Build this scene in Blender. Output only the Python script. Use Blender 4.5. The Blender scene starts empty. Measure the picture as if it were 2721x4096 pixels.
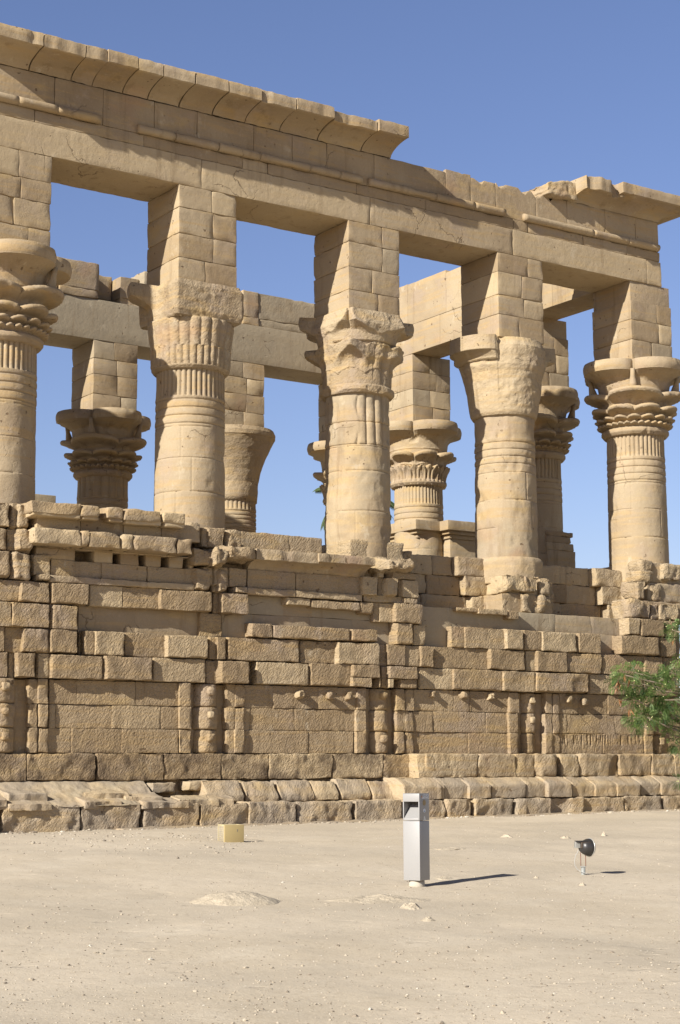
import bpy, math, random
import numpy as np
from mathutils import Matrix
random.seed(7); RNG = np.random.default_rng(7)
S = bpy.context.scene; COL = S.collection
R = math.radians

# ------------------------------------------------------------------ camera
F_PX, YAW, PITCH, ROLL = 6831.75, 0.59864, 0.149977, -0.0044827
CAM = np.array([-14.0311, -30.9625, 1.65])
_fw = np.array([math.sin(YAW)*math.cos(PITCH), math.cos(YAW)*math.cos(PITCH), math.sin(PITCH)])
_r = np.array([math.cos(YAW), -math.sin(YAW), 0.0]); _u = np.cross(_r, _fw)
RT = _r*math.cos(ROLL) + _u*math.sin(ROLL); UP = -_r*math.sin(ROLL) + _u*math.cos(ROLL)
cd = bpy.data.cameras.new('camera'); cam = bpy.data.objects.new('camera', cd); COL.objects.link(cam)
cam.matrix_world = Matrix([[RT[i], UP[i], -_fw[i], CAM[i]] for i in range(3)] + [[0, 0, 0, 1]])
cd.sensor_fit = 'AUTO'; cd.sensor_width = 36.0; cd.lens = F_PX/4096*36.0
cd.clip_start = 0.1; cd.clip_end = 6000
S.camera = cam

# ------------------------------------------------------------------ light
SUN = np.array([1.72, 0.47, -1.0]); SUN /= np.linalg.norm(SUN)         # travel direction
EL = math.asin(-SUN[2]); AZ = math.atan2(-SUN[0], -SUN[1])             # clockwise from +Y
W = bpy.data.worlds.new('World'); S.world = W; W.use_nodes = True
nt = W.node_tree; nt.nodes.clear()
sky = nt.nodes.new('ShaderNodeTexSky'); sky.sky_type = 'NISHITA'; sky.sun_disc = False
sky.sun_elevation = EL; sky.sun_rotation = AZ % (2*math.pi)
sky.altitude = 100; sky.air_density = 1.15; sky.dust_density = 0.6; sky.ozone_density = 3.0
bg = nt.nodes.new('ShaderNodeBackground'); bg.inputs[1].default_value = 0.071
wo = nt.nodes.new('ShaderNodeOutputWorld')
tint = nt.nodes.new('ShaderNodeMix'); tint.data_type = 'RGBA'; tint.blend_type = 'MULTIPLY'; tint.inputs[0].default_value = 1; tint.inputs[7].default_value = (.97, .88, 1.05, 1)
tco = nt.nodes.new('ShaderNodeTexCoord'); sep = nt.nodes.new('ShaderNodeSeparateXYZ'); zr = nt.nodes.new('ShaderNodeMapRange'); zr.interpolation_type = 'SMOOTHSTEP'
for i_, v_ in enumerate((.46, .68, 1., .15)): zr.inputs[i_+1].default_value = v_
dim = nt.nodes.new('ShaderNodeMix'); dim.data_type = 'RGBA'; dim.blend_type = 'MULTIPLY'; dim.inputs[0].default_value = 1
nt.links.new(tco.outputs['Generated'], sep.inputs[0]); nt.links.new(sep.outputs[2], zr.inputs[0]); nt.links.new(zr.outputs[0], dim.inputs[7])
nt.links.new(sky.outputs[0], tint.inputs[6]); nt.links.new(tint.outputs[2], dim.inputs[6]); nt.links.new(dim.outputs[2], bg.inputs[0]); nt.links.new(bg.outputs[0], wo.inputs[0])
sl = bpy.data.lights.new('sun', 'SUN'); sl.energy = 5.0; sl.angle = R(0.53); sl.color = (1.0, 0.965, 0.90)
so = bpy.data.objects.new('sun', sl); COL.objects.link(so)
z_ = -SUN; x_ = np.cross([0, 0, 1], z_); x_ /= np.linalg.norm(x_); y_ = np.cross(z_, x_)
so.matrix_world = Matrix([[x_[i], y_[i], z_[i], (-20, -20, 40)[i]] for i in range(3)] + [[0, 0, 0, 1]])
vs = S.view_settings; vs.view_transform = 'Standard'; vs.look = 'None'; vs.gamma = 1; vs.exposure = 0.80

# ------------------------------------------------------------------ measuring helpers (photo pixel -> real place)
def ray(px, py): return _fw*F_PX + RT*(px-1360.5) + UP*(2048-py)
def face(px, py, Y): d = ray(px, py); return CAM + d*((Y-CAM[1])/d[1])
def xat(px, Y, z):                                    # X of the point at depth Y, height z seen in column px
    a = F_PX*RT - (px-1360.5)*_fw
    return CAM[0] - ((Y-CAM[1])*a[1] + (z-CAM[2])*a[2])/a[0]
def gz(x, y):
    x = np.asarray(x, float); y = np.asarray(y, float)
    t = np.clip((y+25)/23.5, 0, 1); t = t*t*(3-2*t)
    return (0.535 + 0.0085*np.clip(x+1.2, -10, 26))*t
def ground(px, py):
    d = ray(px, py); t = -CAM[2]/d[2] if d[2] < 0 else 1e-2
    lo, hi = 0.0, max(t, 1e-4)
    for _ in range(50):
        m = (lo+hi)/2; q = CAM + d*m
        if q[2] > gz(q[0], q[1]): lo = m
        else: hi = m
    q = CAM + d*lo; q[2] = gz(q[0], q[1]); return q
CX = {1: (0, 1950), 2: (850, 1950), 3: (1721, 1950), 4: (0, 2600), 5: (850, 2600), 6: (1721, 2500)}
def cpx(c, x): return CX[c][0] + x/1.568

# ------------------------------------------------------------------ noise
_P = np.random.default_rng(3).permutation(256); _P = np.concatenate([_P, _P, _P])
_G = np.random.default_rng(4).normal(size=(256, 3)); _G /= np.linalg.norm(_G, axis=1)[:, None]
def perlin(P):
    P = np.asarray(P, float); sh = P.shape[:-1]; P = P.reshape(-1, 3)
    I = np.floor(P).astype(int); f = P-I; I &= 255
    u = f*f*f*(f*(f*6-15)+10); out = 0
    for dx in (0, 1):
        wx = u[:, 0] if dx else 1-u[:, 0]
        for dy in (0, 1):
            wy = u[:, 1] if dy else 1-u[:, 1]
            for dz in (0, 1):
                wz = u[:, 2] if dz else 1-u[:, 2]
                h = _P[_P[_P[I[:, 0]+dx]+I[:, 1]+dy]+I[:, 2]+dz]
                out = out + wx*wy*wz*np.einsum('ij,ij->i', _G[h], f-np.array([dx, dy, dz]))
    return out.reshape(sh)*1.5
def fbm(P, f, o=3):
    P = np.asarray(P); s = 0; a = 1.0
    for i in range(o): s = s + a*perlin(P*f+17.3*i); a *= .5; f *= 2.1
    return s

# ------------------------------------------------------------------ mesh builder
class B:
    def __init__(s): s.V = []; s.Q = []; s.A = []; s.n = 0
    def add(s, V, Q, tint=0., rough=0., cem=0.):
        V = np.asarray(V, float).reshape(-1, 3); Q = np.asarray(Q, int).reshape(-1, 4)
        a = np.empty((len(V), 3)); a[:, 0] = tint; a[:, 1] = rough; a[:, 2] = cem
        s.V.append(V); s.Q.append(Q+s.n); s.A.append(a); s.n += len(V)
    def grid(s, P, flip=False, closed=False, **k):
        nu, nv = P.shape[:2]; i = np.arange(nu*nv).reshape(nu, nv)
        if closed: i = np.concatenate([i, i[:, :1]], 1)
        q = np.stack([i[:-1, :-1], i[1:, :-1], i[1:, 1:], i[:-1, 1:]], -1).reshape(-1, 4)
        if flip: q = q[:, ::-1]
        for kk in ('tint', 'rough', 'cem'):
            if kk in k and not np.isscalar(k[kk]): k[kk] = np.asarray(k[kk]).reshape(-1)
        s.add(P, q, **k)
    def build(s, name, mat, parent=None, smooth=True, shift=None):
        V = np.concatenate(s.V); Q = np.concatenate(s.Q); A = np.concatenate(s.A)
        if shift is not None: V = V - np.asarray(shift)
        me = bpy.data.meshes.new(name)
        me.vertices.add(len(V)); me.vertices.foreach_set('co', V.astype(np.float32).ravel())
        tri = Q[:, 3] == Q[:, 2]
        tot = np.where(tri, 3, 4); st = np.concatenate([[0], np.cumsum(tot)[:-1]])
        li = Q.ravel()[~np.stack([0*tri, 0*tri, 0*tri, tri], 1).astype(bool).ravel()]
        me.loops.add(len(li)); me.loops.foreach_set('vertex_index', li.astype(np.int32))
        me.polygons.add(len(Q)); me.polygons.foreach_set('loop_start', st.astype(np.int32)); me.polygons.foreach_set('loop_total', tot.astype(np.int32))
        me.polygons.foreach_set('use_smooth', np.full(len(Q), smooth))
        for i, nm in enumerate(('tint', 'rough', 'cement')):
            at = me.attributes.new(nm, 'FLOAT', 'POINT'); at.data.foreach_set('value', A[:, i].astype(np.float32))
        me.update(calc_edges=True); me.validate()
        o = bpy.data.objects.new(name, me); COL.objects.link(o)
        if mat: me.materials.append(mat)
        if parent: o.parent = parent
        return o

def axis(lo, hi, r, res):
    L = hi-lo; r = min(r, .45*L); n = max(1, int(round((L-2*r)/res)))
    return np.unique(np.concatenate([[lo, lo+.4*r, lo+r], np.linspace(lo+r, hi-r, n+1), [hi-r, hi-.4*r, hi]]))
def rbox(b, x0, x1, y0, y1, z0, z1, r=.015, res=.12, amp=.003, chip=1.0, bulge=0., tint=None, rough=0., cem=0., skip=('y1',), warp=None):
    """one dressed or rough stone: rounded, chipped and slightly uneven box"""
    lo = np.array([x0, y0, z0]); hi = np.array([x1, y1, z1])
    if tint is None: tint = RNG.uniform(-1, 1)
    r = min(r, .42*(hi-lo).min()); ax = [axis(lo[i], hi[i], r, res) for i in range(3)]
    off = RNG.uniform(0, 50, 3)
    for a in range(3):
        u, v = (a+1) % 3, (a+2) % 3
        for sd in (0, 1):
            if 'xyz'[a]+str(sd) in skip: continue
            U, Vv = np.meshgrid(ax[u], ax[v], indexing='ij'); P = np.empty(U.shape+(3,))
            P[..., u] = U; P[..., v] = Vv; P[..., a] = (lo, hi)[sd][a]
            rv = np.full(U.shape, r)
            if chip: rv = r*(1 + chip*np.clip(fbm(P+off, 3.1, 2), -.5, 1.2))
            rv = np.minimum(rv, .48*(hi-lo).min())[..., None]
            C = np.clip(P, lo+rv, hi-rv); d = P-C; ln = np.linalg.norm(d, axis=-1, keepdims=True); N = d/np.maximum(ln, 1e-9)
            P = C + N*rv
            if amp:
                q = P+off*.1; e = amp*fbm(q, 5., 3)
                if rough > .6:
                    s_ = np.stack([q[..., 0]*.77-q[..., 2]*.64, q[..., 1]*.7, (q[..., 0]*.64+q[..., 2]*.77)*.5], -1); e = e + rough*.005*perlin(s_*13.)
                P = P + N*e[..., None]
            if bulge: P = P + N*(bulge*perlin((P+off)*1.6))[..., None]
            if warp: P = warp(P)
            b.grid(P, flip=(sd == 0), tint=tint, rough=rough, cem=cem)
def boss(b, x0, x1, yf, yb, z0, z1, tint=None, **k):
    """rough-tooled projecting stone"""
    a = dict(r=.013, res=.045, amp=.011, chip=2.2, bulge=.016, rough=1., cham=.75); a.update(k)
    cm = a.pop('cham'); pr = max(.02, min(.45, Y0-yf)); w0 = a.pop('warp', None); x0 += .003; x1 -= .003; z0 += .003; z1 -= .003
    if cm:
        il, ir, it, ib = RNG.uniform(.05, .6)*pr*cm, RNG.uniform(.0, .3)*pr*cm, RNG.uniform(0, .2)*pr*cm, RNG.uniform(0, .25)*pr*cm
        ib = min(ib, .2*(z1-z0)); it = min(it, .2*(z1-z0)); il = min(il, .25*(x1-x0)); ir = min(ir, .25*(x1-x0)); o = RNG.uniform(0, 60, 3); jag = .035*min(1., pr/.2)*min(1, cm+.2)
        def wp(P):
            P = P.copy(); f = np.clip((yf+pr-P[..., 1])/pr, 0, 1); u = np.clip((P[..., 0]-x0)/(x1-x0), 0, 1); v = np.clip((P[..., 2]-z0)/(z1-z0), 0, 1)
            n1 = fbm(P*np.array([0, 1, 1])+o, 2.7, 3); n2 = fbm(P*np.array([1, 1, 0])+o, 2.2, 3)
            P[..., 0] += f*((il+jag*np.clip(n1, -.4, 1))*(1-u)**3 - (ir+jag*np.clip(n1, -.4, 1))*u**3)
            P[..., 2] += f*((ib+jag*np.clip(n2, -.3, 1))*(1-v)**3 - (it+jag*.7*np.clip(-n2, -.3, 1))*v**3)
            P[..., 1] += f*pr*.3*np.clip(perlin((P+o)*1.3)*1.6-.3, 0, 1)
            return w0(P) if w0 else P
        a['warp'] = wp
    elif w0: a['warp'] = w0
    rbox(b, x0, x1, yf, yb, z0, z1, tint=tint, **a)
def revolve(b, fn, zs, nt_=200, cx=0., cy=0., th0=0., th1=2*math.pi, cap=True, **k):
    th = np.linspace(th0, th1, nt_, endpoint=False) if th1-th0 > 6.28 else np.linspace(th0, th1, nt_)
    T, Z = np.meshgrid(th, np.asarray(zs, float)); rr = fn(T, Z)
    P = np.stack([cx+rr*np.cos(T), cy+rr*np.sin(T), Z], -1)
    if cap:
        for e in (0, -1):
            ring = P[e].copy(); ring[:, 0] = cx; ring[:, 1] = cy
            P = np.concatenate([ring[None], P]) if e == 0 else np.concatenate([P, ring[None]])
    b.grid(P.transpose(1, 0, 2) if th1-th0 <= 6.28 else P, closed=th1-th0 > 6.28, flip=th1-th0 > 6.28, **k)
def tube(b, pts, rad, n=8, **k):
    pts = np.asarray(pts, float); m = len(pts); rad = np.broadcast_to(rad, m)
    tg = np.gradient(pts, axis=0); tg /= np.linalg.norm(tg, axis=1)[:, None]+1e-9
    ref = np.array([0., 0, 1]) if abs(tg[0][2]) < .9 else np.array([1., 0, 0]); P = []
    for i in range(m):
        e = np.cross(tg[i], ref); e /= np.linalg.norm(e)+1e-9; f = np.cross(e, tg[i]); a = np.linspace(0, 2*math.pi, n, endpoint=False)
        P.append(pts[i] + rad[i]*(np.cos(a)[:, None]*e + np.sin(a)[:, None]*f))
    P = np.array(P); P = np.concatenate([np.repeat(pts[:1, None], n, 1), P, np.repeat(pts[-1:, None], n, 1)])
    b.grid(P, closed=True, **k)
def box(b, x0, x1, y0, y1, z0, z1, **k): rbox(b, x0, x1, y0, y1, z0, z1, r=.004, res=9, amp=0, chip=0, skip=(), **{**dict(tint=0.), **k})

# ------------------------------------------------------------------ materials
class NT:
    def __init__(s, name):
        s.m = bpy.data.materials.new(name); s.m.use_nodes = True; s.t = s.m.node_tree; s.b = s.t.nodes['Principled BSDF']
        s.out = s.t.nodes['Material Output']
    def n(s, ty, **k):
        o = s.t.nodes.new(ty)
        for a, v in k.items():
            if a.startswith('i_'): o.inputs[int(a[2:]) if a[2:].isdigit() else a[2:]].default_value = v
            else: setattr(o, a, v)
        return o
    def l(s, a, b): s.t.links.new(a, b)
    def pos(s): return s.n('ShaderNodeNewGeometry').outputs['Position']
    def mapping(s, v, sc=(1, 1, 1), rot=(0, 0, 0)):
        m = s.n('ShaderNodeMapping'); m.inputs['Scale'].default_value = sc; m.inputs['Rotation'].default_value = rot; s.l(v, m.inputs[0]); return m.outputs[0]
    def noise(s, v, sc, det=4, ro=.55, dist=0.):
        o = s.n('ShaderNodeTexNoise'); o.inputs['Scale'].default_value = sc; o.inputs['Detail'].default_value = det; o.inputs['Roughness'].default_value = ro
        o.inputs['Distortion'].default_value = dist; s.l(v, o.inputs['Vector']); return o.outputs[0]
    def ramp(s, v, lo, hi, a=0., b=1.):
        o = s.n('ShaderNodeMapRange', clamp=True); o.interpolation_type = 'SMOOTHSTEP'
        for i, x in enumerate((lo, hi, a, b)): o.inputs[i+1].default_value = x
        s.l(v, o.inputs[0]); return o.outputs[0]
    def math(s, op, a, b=None, c=None):
        o = s.n('ShaderNodeMath', operation=op)
        for i, x in enumerate((a, b, c)):
            if x is None: continue
            if isinstance(x, (int, float)): o.inputs[i].default_value = x
            else: s.l(x, o.inputs[i])
        return o.outputs[0]
    def mix(s, f, a, b, bt='MIX'):
        o = s.n('ShaderNodeMix', data_type='RGBA', blend_type=bt)
        for i, x in ((0, f), (6, a), (7, b)):
            if isinstance(x, (int, float)): o.inputs[i].default_value = x
            elif isinstance(x, tuple): o.inputs[i].default_value = x + (1,) if len(x) == 3 else x
            else: s.l(x, o.inputs[i])
        return o.outputs[2]
    def attr(s, nm): return s.n('ShaderNodeAttribute', attribute_name=nm).outputs['Fac']
    def bump(s, h, st, d, prev=None):
        o = s.n('ShaderNodeBump'); o.inputs['Distance'].default_value = d
        if isinstance(st, (int, float)): o.inputs['Strength'].default_value = st
        else: s.l(st, o.inputs['Strength'])
        s.l(h, o.inputs['Height'])
        if prev: s.l(prev, o.inputs['Normal'])
        return o.outputs[0]
def stone_mat(name, base=(.44, .35, .232), dark=(.325, .245, .155), stain=None):
    t = NT(name); p = t.pos()
    c = t.mix(t.ramp(t.noise(p, .55, 3), .35, .7), base, dark)
    bed = t.noise(t.mapping(p, (.35, .35, 5.)), 1.6, 5, .6, .4)                  # sedimentary bedding
    c = t.mix(t.math('MULTIPLY', t.ramp(bed, .48, .66), .65), c, (.46, .32, .155))
    c = t.mix(t.math('MULTIPLY', t.ramp(t.noise(p, 1.1, 5, .65), .52, .66), .6), c, (.41, .325, .245)); c = t.mix(t.math('MULTIPLY', t.ramp(t.noise(t.mapping(p, (.6, .6, 1.4), (.3, .2, .5)), 1.5, 5, .65), .55, .68), .55), c, (.50, .36, .17))   # greyish and pinkish patches
    c = t.mix(t.math('MULTIPLY', t.ramp(t.noise(p, .8, 2), .62, .75), .35), c, (.41, .26, .17))
    tn = t.attr('tint')
    c = t.mix(t.ramp(tn, .05, 1., 0, .75), c, (.53, .42, .265)); c = t.mix(t.ramp(tn, -.05, -1., 0, .7), c, (.32, .235, .14))
    c = t.mix(t.math('MULTIPLY', t.attr('cement'), .9), c, t.mix(t.noise(p, 1.7, 4), (.33, .285, .21), (.43, .36, .25)))
    wv = t.n('ShaderNodeVectorMath', operation='ADD'); nz = t.n('ShaderNodeTexNoise'); nz.inputs['Scale'].default_value = 2.4; nz.inputs['Detail'].default_value = 4; t.l(p, nz.inputs['Vector'])
    t.l(p, wv.inputs[0]); sc_ = t.n('ShaderNodeVectorMath', operation='SCALE'); sc_.inputs['Scale'].default_value = .5; t.l(nz.outputs['Color'], sc_.inputs[0]); t.l(sc_.outputs[0], wv.inputs[1])
    vc = t.n('ShaderNodeTexVoronoi', feature='DISTANCE_TO_EDGE'); vc.inputs['Scale'].default_value = .75; t.l(wv.outputs[0], vc.inputs['Vector'])
    crack = t.math('MULTIPLY', t.ramp(vc.outputs['Distance'], .008, .002), t.ramp(t.noise(p, .6, 2), .57, .63)); c = t.mix(t.math('MULTIPLY', crack, .6), c, (.14, .095, .055))
    stk = t.noise(t.mapping(p, (2.6, 2.6, .28)), 1.3, 5, .65); c = t.mix(t.math('MULTIPLY', t.ramp(stk, .54, .70), .5), c, (.25, .18, .105))
    c = t.mix(t.math('MULTIPLY', t.ramp(t.noise(t.mapping(p, (1.2, 1.2, .8), (0, .2, 1.)), 1.9, 5, .7), .60, .70), .5), c, (.56, .475, .345))
    if stain:
        c = t.mix(t.math('MULTIPLY', t.ramp(t.noise(t.mapping(p, (1, 1, 1.6)), .9, 4, .6), .42, .62), .8), c, stain)
    sp = t.noise(p, 26, 3, .7); c = t.mix(t.math('MULTIPLY', t.ramp(sp, .55, .75), .35), c, (.28, .195, .11))
    c = t.mix(t.math('MULTIPLY', t.ramp(sp, .45, .25), .3), c, (.58, .47, .32))
    pit = t.math('MULTIPLY', t.ramp(t.noise(p, 9, 1, .4), .72, .76), t.ramp(t.noise(p, .9, 2), .45, .6)); c = t.mix(t.math('MULTIPLY', pit, .8), c, (.16, .105, .06))  # pits coloured dark, standing in for the shade inside small holes
    c = t.mix(1., c, (.815, .80, .775), 'MULTIPLY')
    t.l(c, t.b.inputs['Base Color']); t.b.inputs['Roughness'].default_value = .93; t.b.inputs['Specular IOR Level'].default_value = .15
    ro = t.attr('rough')
    ch = t.noise(t.mapping(t.mapping(p, (1, 1, 1), (0, R(-40), 0)), (27, 13, 14)), 1.0, 3, .6, .4)      # slanting tool marks
    b1 = t.bump(t.noise(p, 45, 4, .65), .25, .02)
    b2 = t.bump(t.noise(p, 7, 4, .6), .25, .05, b1)
    b3 = t.bump(ch, t.math('MULTIPLY', ro, .9), .06, b2)
    b4 = t.bump(t.math('MULTIPLY', t.math('MAXIMUM', pit, crack), -1.), .6, .03, b3)
    t.l(b4, t.b.inputs['Normal']); return t.m
def plain(name, col, rough=.6, metal=0., var=.12, sc=20, bump=0.):
    t = NT(name); p = t.pos(); n = t.noise(p, sc, 4)
    t.l(t.mix(n, tuple(c*(1-var) for c in col), tuple(min(1, c*(1+var)) for c in col)), t.b.inputs['Base Color'])
    t.b.inputs['Roughness'].default_value = rough; t.b.inputs['Metallic'].default_value = metal
    if bump: t.l(t.bump(t.noise(p, sc*2, 4), bump, .01), t.b.inputs['Normal'])
    return t.m
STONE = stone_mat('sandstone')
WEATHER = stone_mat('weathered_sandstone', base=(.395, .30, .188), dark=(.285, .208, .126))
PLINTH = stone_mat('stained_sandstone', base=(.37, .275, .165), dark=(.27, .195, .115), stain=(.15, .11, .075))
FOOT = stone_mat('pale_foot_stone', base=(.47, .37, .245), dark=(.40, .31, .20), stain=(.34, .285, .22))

def tag(o, label, cat, group=None):
    o['label'] = label; o['category'] = cat
    if group: o['group'] = group
    return o
def empty(name, loc): o = bpy.data.objects.new(name, None); COL.objects.link(o); o.location = loc; return o

# ================================================================== THE KIOSK
Y0 = -.45; L = 4.4; PW = 1.446; HB = 14.09; ZS = 6.85; ZC0 = 10.34; ZC1 = 12.33
kiosk = tag(empty('temple_kiosk', (8, 7, .5)), 'roofless ruined sandstone temple kiosk with columns standing on a rough block wall', 'temple')
def part(b, name, mat=STONE, parent=None, label=None, **k):
    o = b.build(name, mat, None, **k); o.parent = parent or kiosk
    o.matrix_parent_inverse = Matrix.Translation(-np.array(kiosk.location)) if (parent or kiosk) is kiosk else Matrix.Identity(4)
    if label: o['label'] = label
    return o
AXY = PW/2                                            # depth of the front row's axis
YB = 13.8                                             # axis of the rear row
END = [AXY, 4.72, 10.1, YB]

# ---- columns
def rad(z): return .765 - .03*(z-6.9)/3.4
def shaft_mesh(b, reeds=40, z_reed=(9.76, ZC0), rings=4, joints=(7.6, 8.35, 9.05), worn=0., seams=True, z0=6.4, seed=0, wear_reed=None):
    zs = [np.arange(z0, ZC0+.03, .06)]
    rz = np.linspace(9.12, 9.66, rings) if rings else []
    for j in list(joints)+list(rz): zs.append(np.array([j-.022, j-.009, j, j+.009, j+.022]))
    for e in z_reed: zs.append(np.array([e-.012, e+.012]))
    zs = np.unique(np.concatenate(zs)); rng = np.random.default_rng(seed); o = rng.uniform(0, 40, 3)
    jz = [z0]+sorted(joints)+[9.1]
    sm = [(a, c, rng.uniform(-2.9, -.4)) for a, c in zip(jz[:-1], jz[1:])] + [(a, c, rng.uniform(-.4, 2.9)) for a, c in zip(jz[:-1], jz[1:])]
    def fn(T, Z):
        P = np.stack([np.cos(T)*.75, np.sin(T)*.75, Z], -1)+o; r = rad(Z)
        if reeds:
            m = (Z > z_reed[0]) & (Z < z_reed[1])
            if wear_reed: m = m & ~((fbm(P, 1.3, 2) > wear_reed))
            c = np.abs(np.sin(reeds/2*T)); r = r + np.where(m, -.055+.055*np.sqrt(c), 0)
        for q in rz: r = r - .022*np.exp(-((Z-q)/.012)**2) + .012*np.exp(-((Z-q-.07)/.05)**2)
        for q in joints: r = r - .018*np.exp(-((Z-q)/.011)**2)*(perlin(P*2) > -.25)
        if seams:
            for a, c, t0 in sm:
                dd = np.abs((T-t0+math.pi) % (2*math.pi)-math.pi); r = r - .012*((dd < .016) & (Z > a) & (Z < c))
        r = r + .006*fbm(P, 4, 3) - np.clip(fbm(P, 1.1, 3)-.45, 0, .3)*.09
        if worn: r = r - worn*np.clip(fbm(P, 1.7, 3), 0, 1)
        return r
    th = np.linspace(0, 2*math.pi, 240, endpoint=False); T, Z = np.meshgrid(th, zs)
    P = np.stack([np.cos(T)*.75, np.sin(T)*.75, Z], -1)+o
    cem = np.clip((fbm(P, .9, 2)-.12)*4, 0, 1)*(.6 if worn else .25)
    P = np.concatenate([cem, cem[-1:]]); P = np.concatenate([cem[:1], P])
    revolve(b, fn, zs, 240, tint=rng.uniform(-.3, .5), cem=P, rough=.12)
def lob(T, n, ph, lo, hi, e=.5): return lo + (hi-lo)*np.abs(np.cos(n/2*(T-ph)))**e
def composite(T, Z, tiers, core=((10.34, .80), (10.42, .865), (10.50, .865), (10.56, .79), (11.2, .82), (12.0, .97), (12.4, 1.0))):
    r = np.interp(Z, [c[0] for c in core], [c[1] for c in core])
    for zb, zl, zt, hi, lo_, n, ph, r0 in tiers:
        Zs = Z; x_ = np.abs(np.cos(n/2*(T-ph)))
        if zt < ZC1-.01: Z = Z + (zt-zb)*.24*(1-x_**.8)
        Rm = lob(T, n, ph, lo_, hi, .6); t = np.clip((Z-zb)/(zl-zb), 0, 1)
        f = r0-.03 + (Rm-r0+.03)*t**3.2
        s = np.clip((Z-zl)/(zt-zl), 0, 1); f = np.where(Z > zl, Rm*(1-.025*(2*s-1)**2), f)
        f = f - np.where((Z > zb) & (Z < zl), .006*(1+np.cos(T*72))*t, 0)
        m_ = max(n*2, 16) if n < 32 else 32; f = f - np.where((Z > zb) & (Z < zl), .045*np.abs(np.sin(m_/2*(T-ph)))**3*np.sin(np.pi*np.clip(t*1.1, 0, 1)), 0)
        r = np.where((Z >= zb) & (Z <= zt+1e-6), np.maximum(r, f), r); Z = Zs
    return r
Q4 = math.pi/4
TIERS_A = [(11.52, 12.04, ZC1, 1.46, 1.04, 4, 0, .92), (11.10, 11.44, 11.56, 1.29, 1.0, 4, Q4, .82), (10.84, 11.02, 11.12, 1.15, .93, 8, Q4/2, .81),
           (10.66, 10.78, 10.85, 1.04, .89, 16, 0, .80), (10.52, 10.62, 10.68, .98, .87, 32, 0, .80)]
TIERS_B = [(11.50, 12.04, ZC1, 1.47, 1.04, 4, 0, .92), (11.02, 11.28, 11.40, 1.20, .92, 8, Q4/2, .88), (10.45, 10.92, 10.98, .98, .90, 24, 0, .87)]
def lip_rows(tiers):
    z = [np.linspace(10.34, ZC1, 120)]
    for t in tiers: z.append(np.array([t[0], t[1]-.006, t[1]+.006, (t[1]+t[2])/2, t[2]-.004, t[2]+.008 if t[2] < ZC1-.01 else t[2]]))
    z = np.unique(np.concatenate(z)); return z[z <= ZC1]
def knobs(b, z0=11.56, z1=12.06, rr=1.06):
    for k in range(4):
        a = Q4+k*2*Q4
        tube(b, [((rr+.09*(1-s))*math.cos(a) if 0 else (rr-.02+.10*s)*math.cos(a), (rr-.02+.10*s)*math.sin(a), z0+(z1-z0)*s) for s in (0, .06, .25, .6, 1.)], [.085, .115, .10, .065, .055], 10, tint=.2)
def cut(r, T, phi, d, a0, a1, noise=0.):
    """broken flat face: limit the radius to a plane of heading phi at distance d, only between headings a0..a1 (degrees)"""
    t = (np.degrees(T)-a0) % 360; m = t < (a1-a0)
    c = np.cos(T-R(phi)); pl = np.where(c > .2, (d+noise)/np.maximum(c, .2), 9)
    return np.where(m, np.minimum(r, pl), r)
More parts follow.
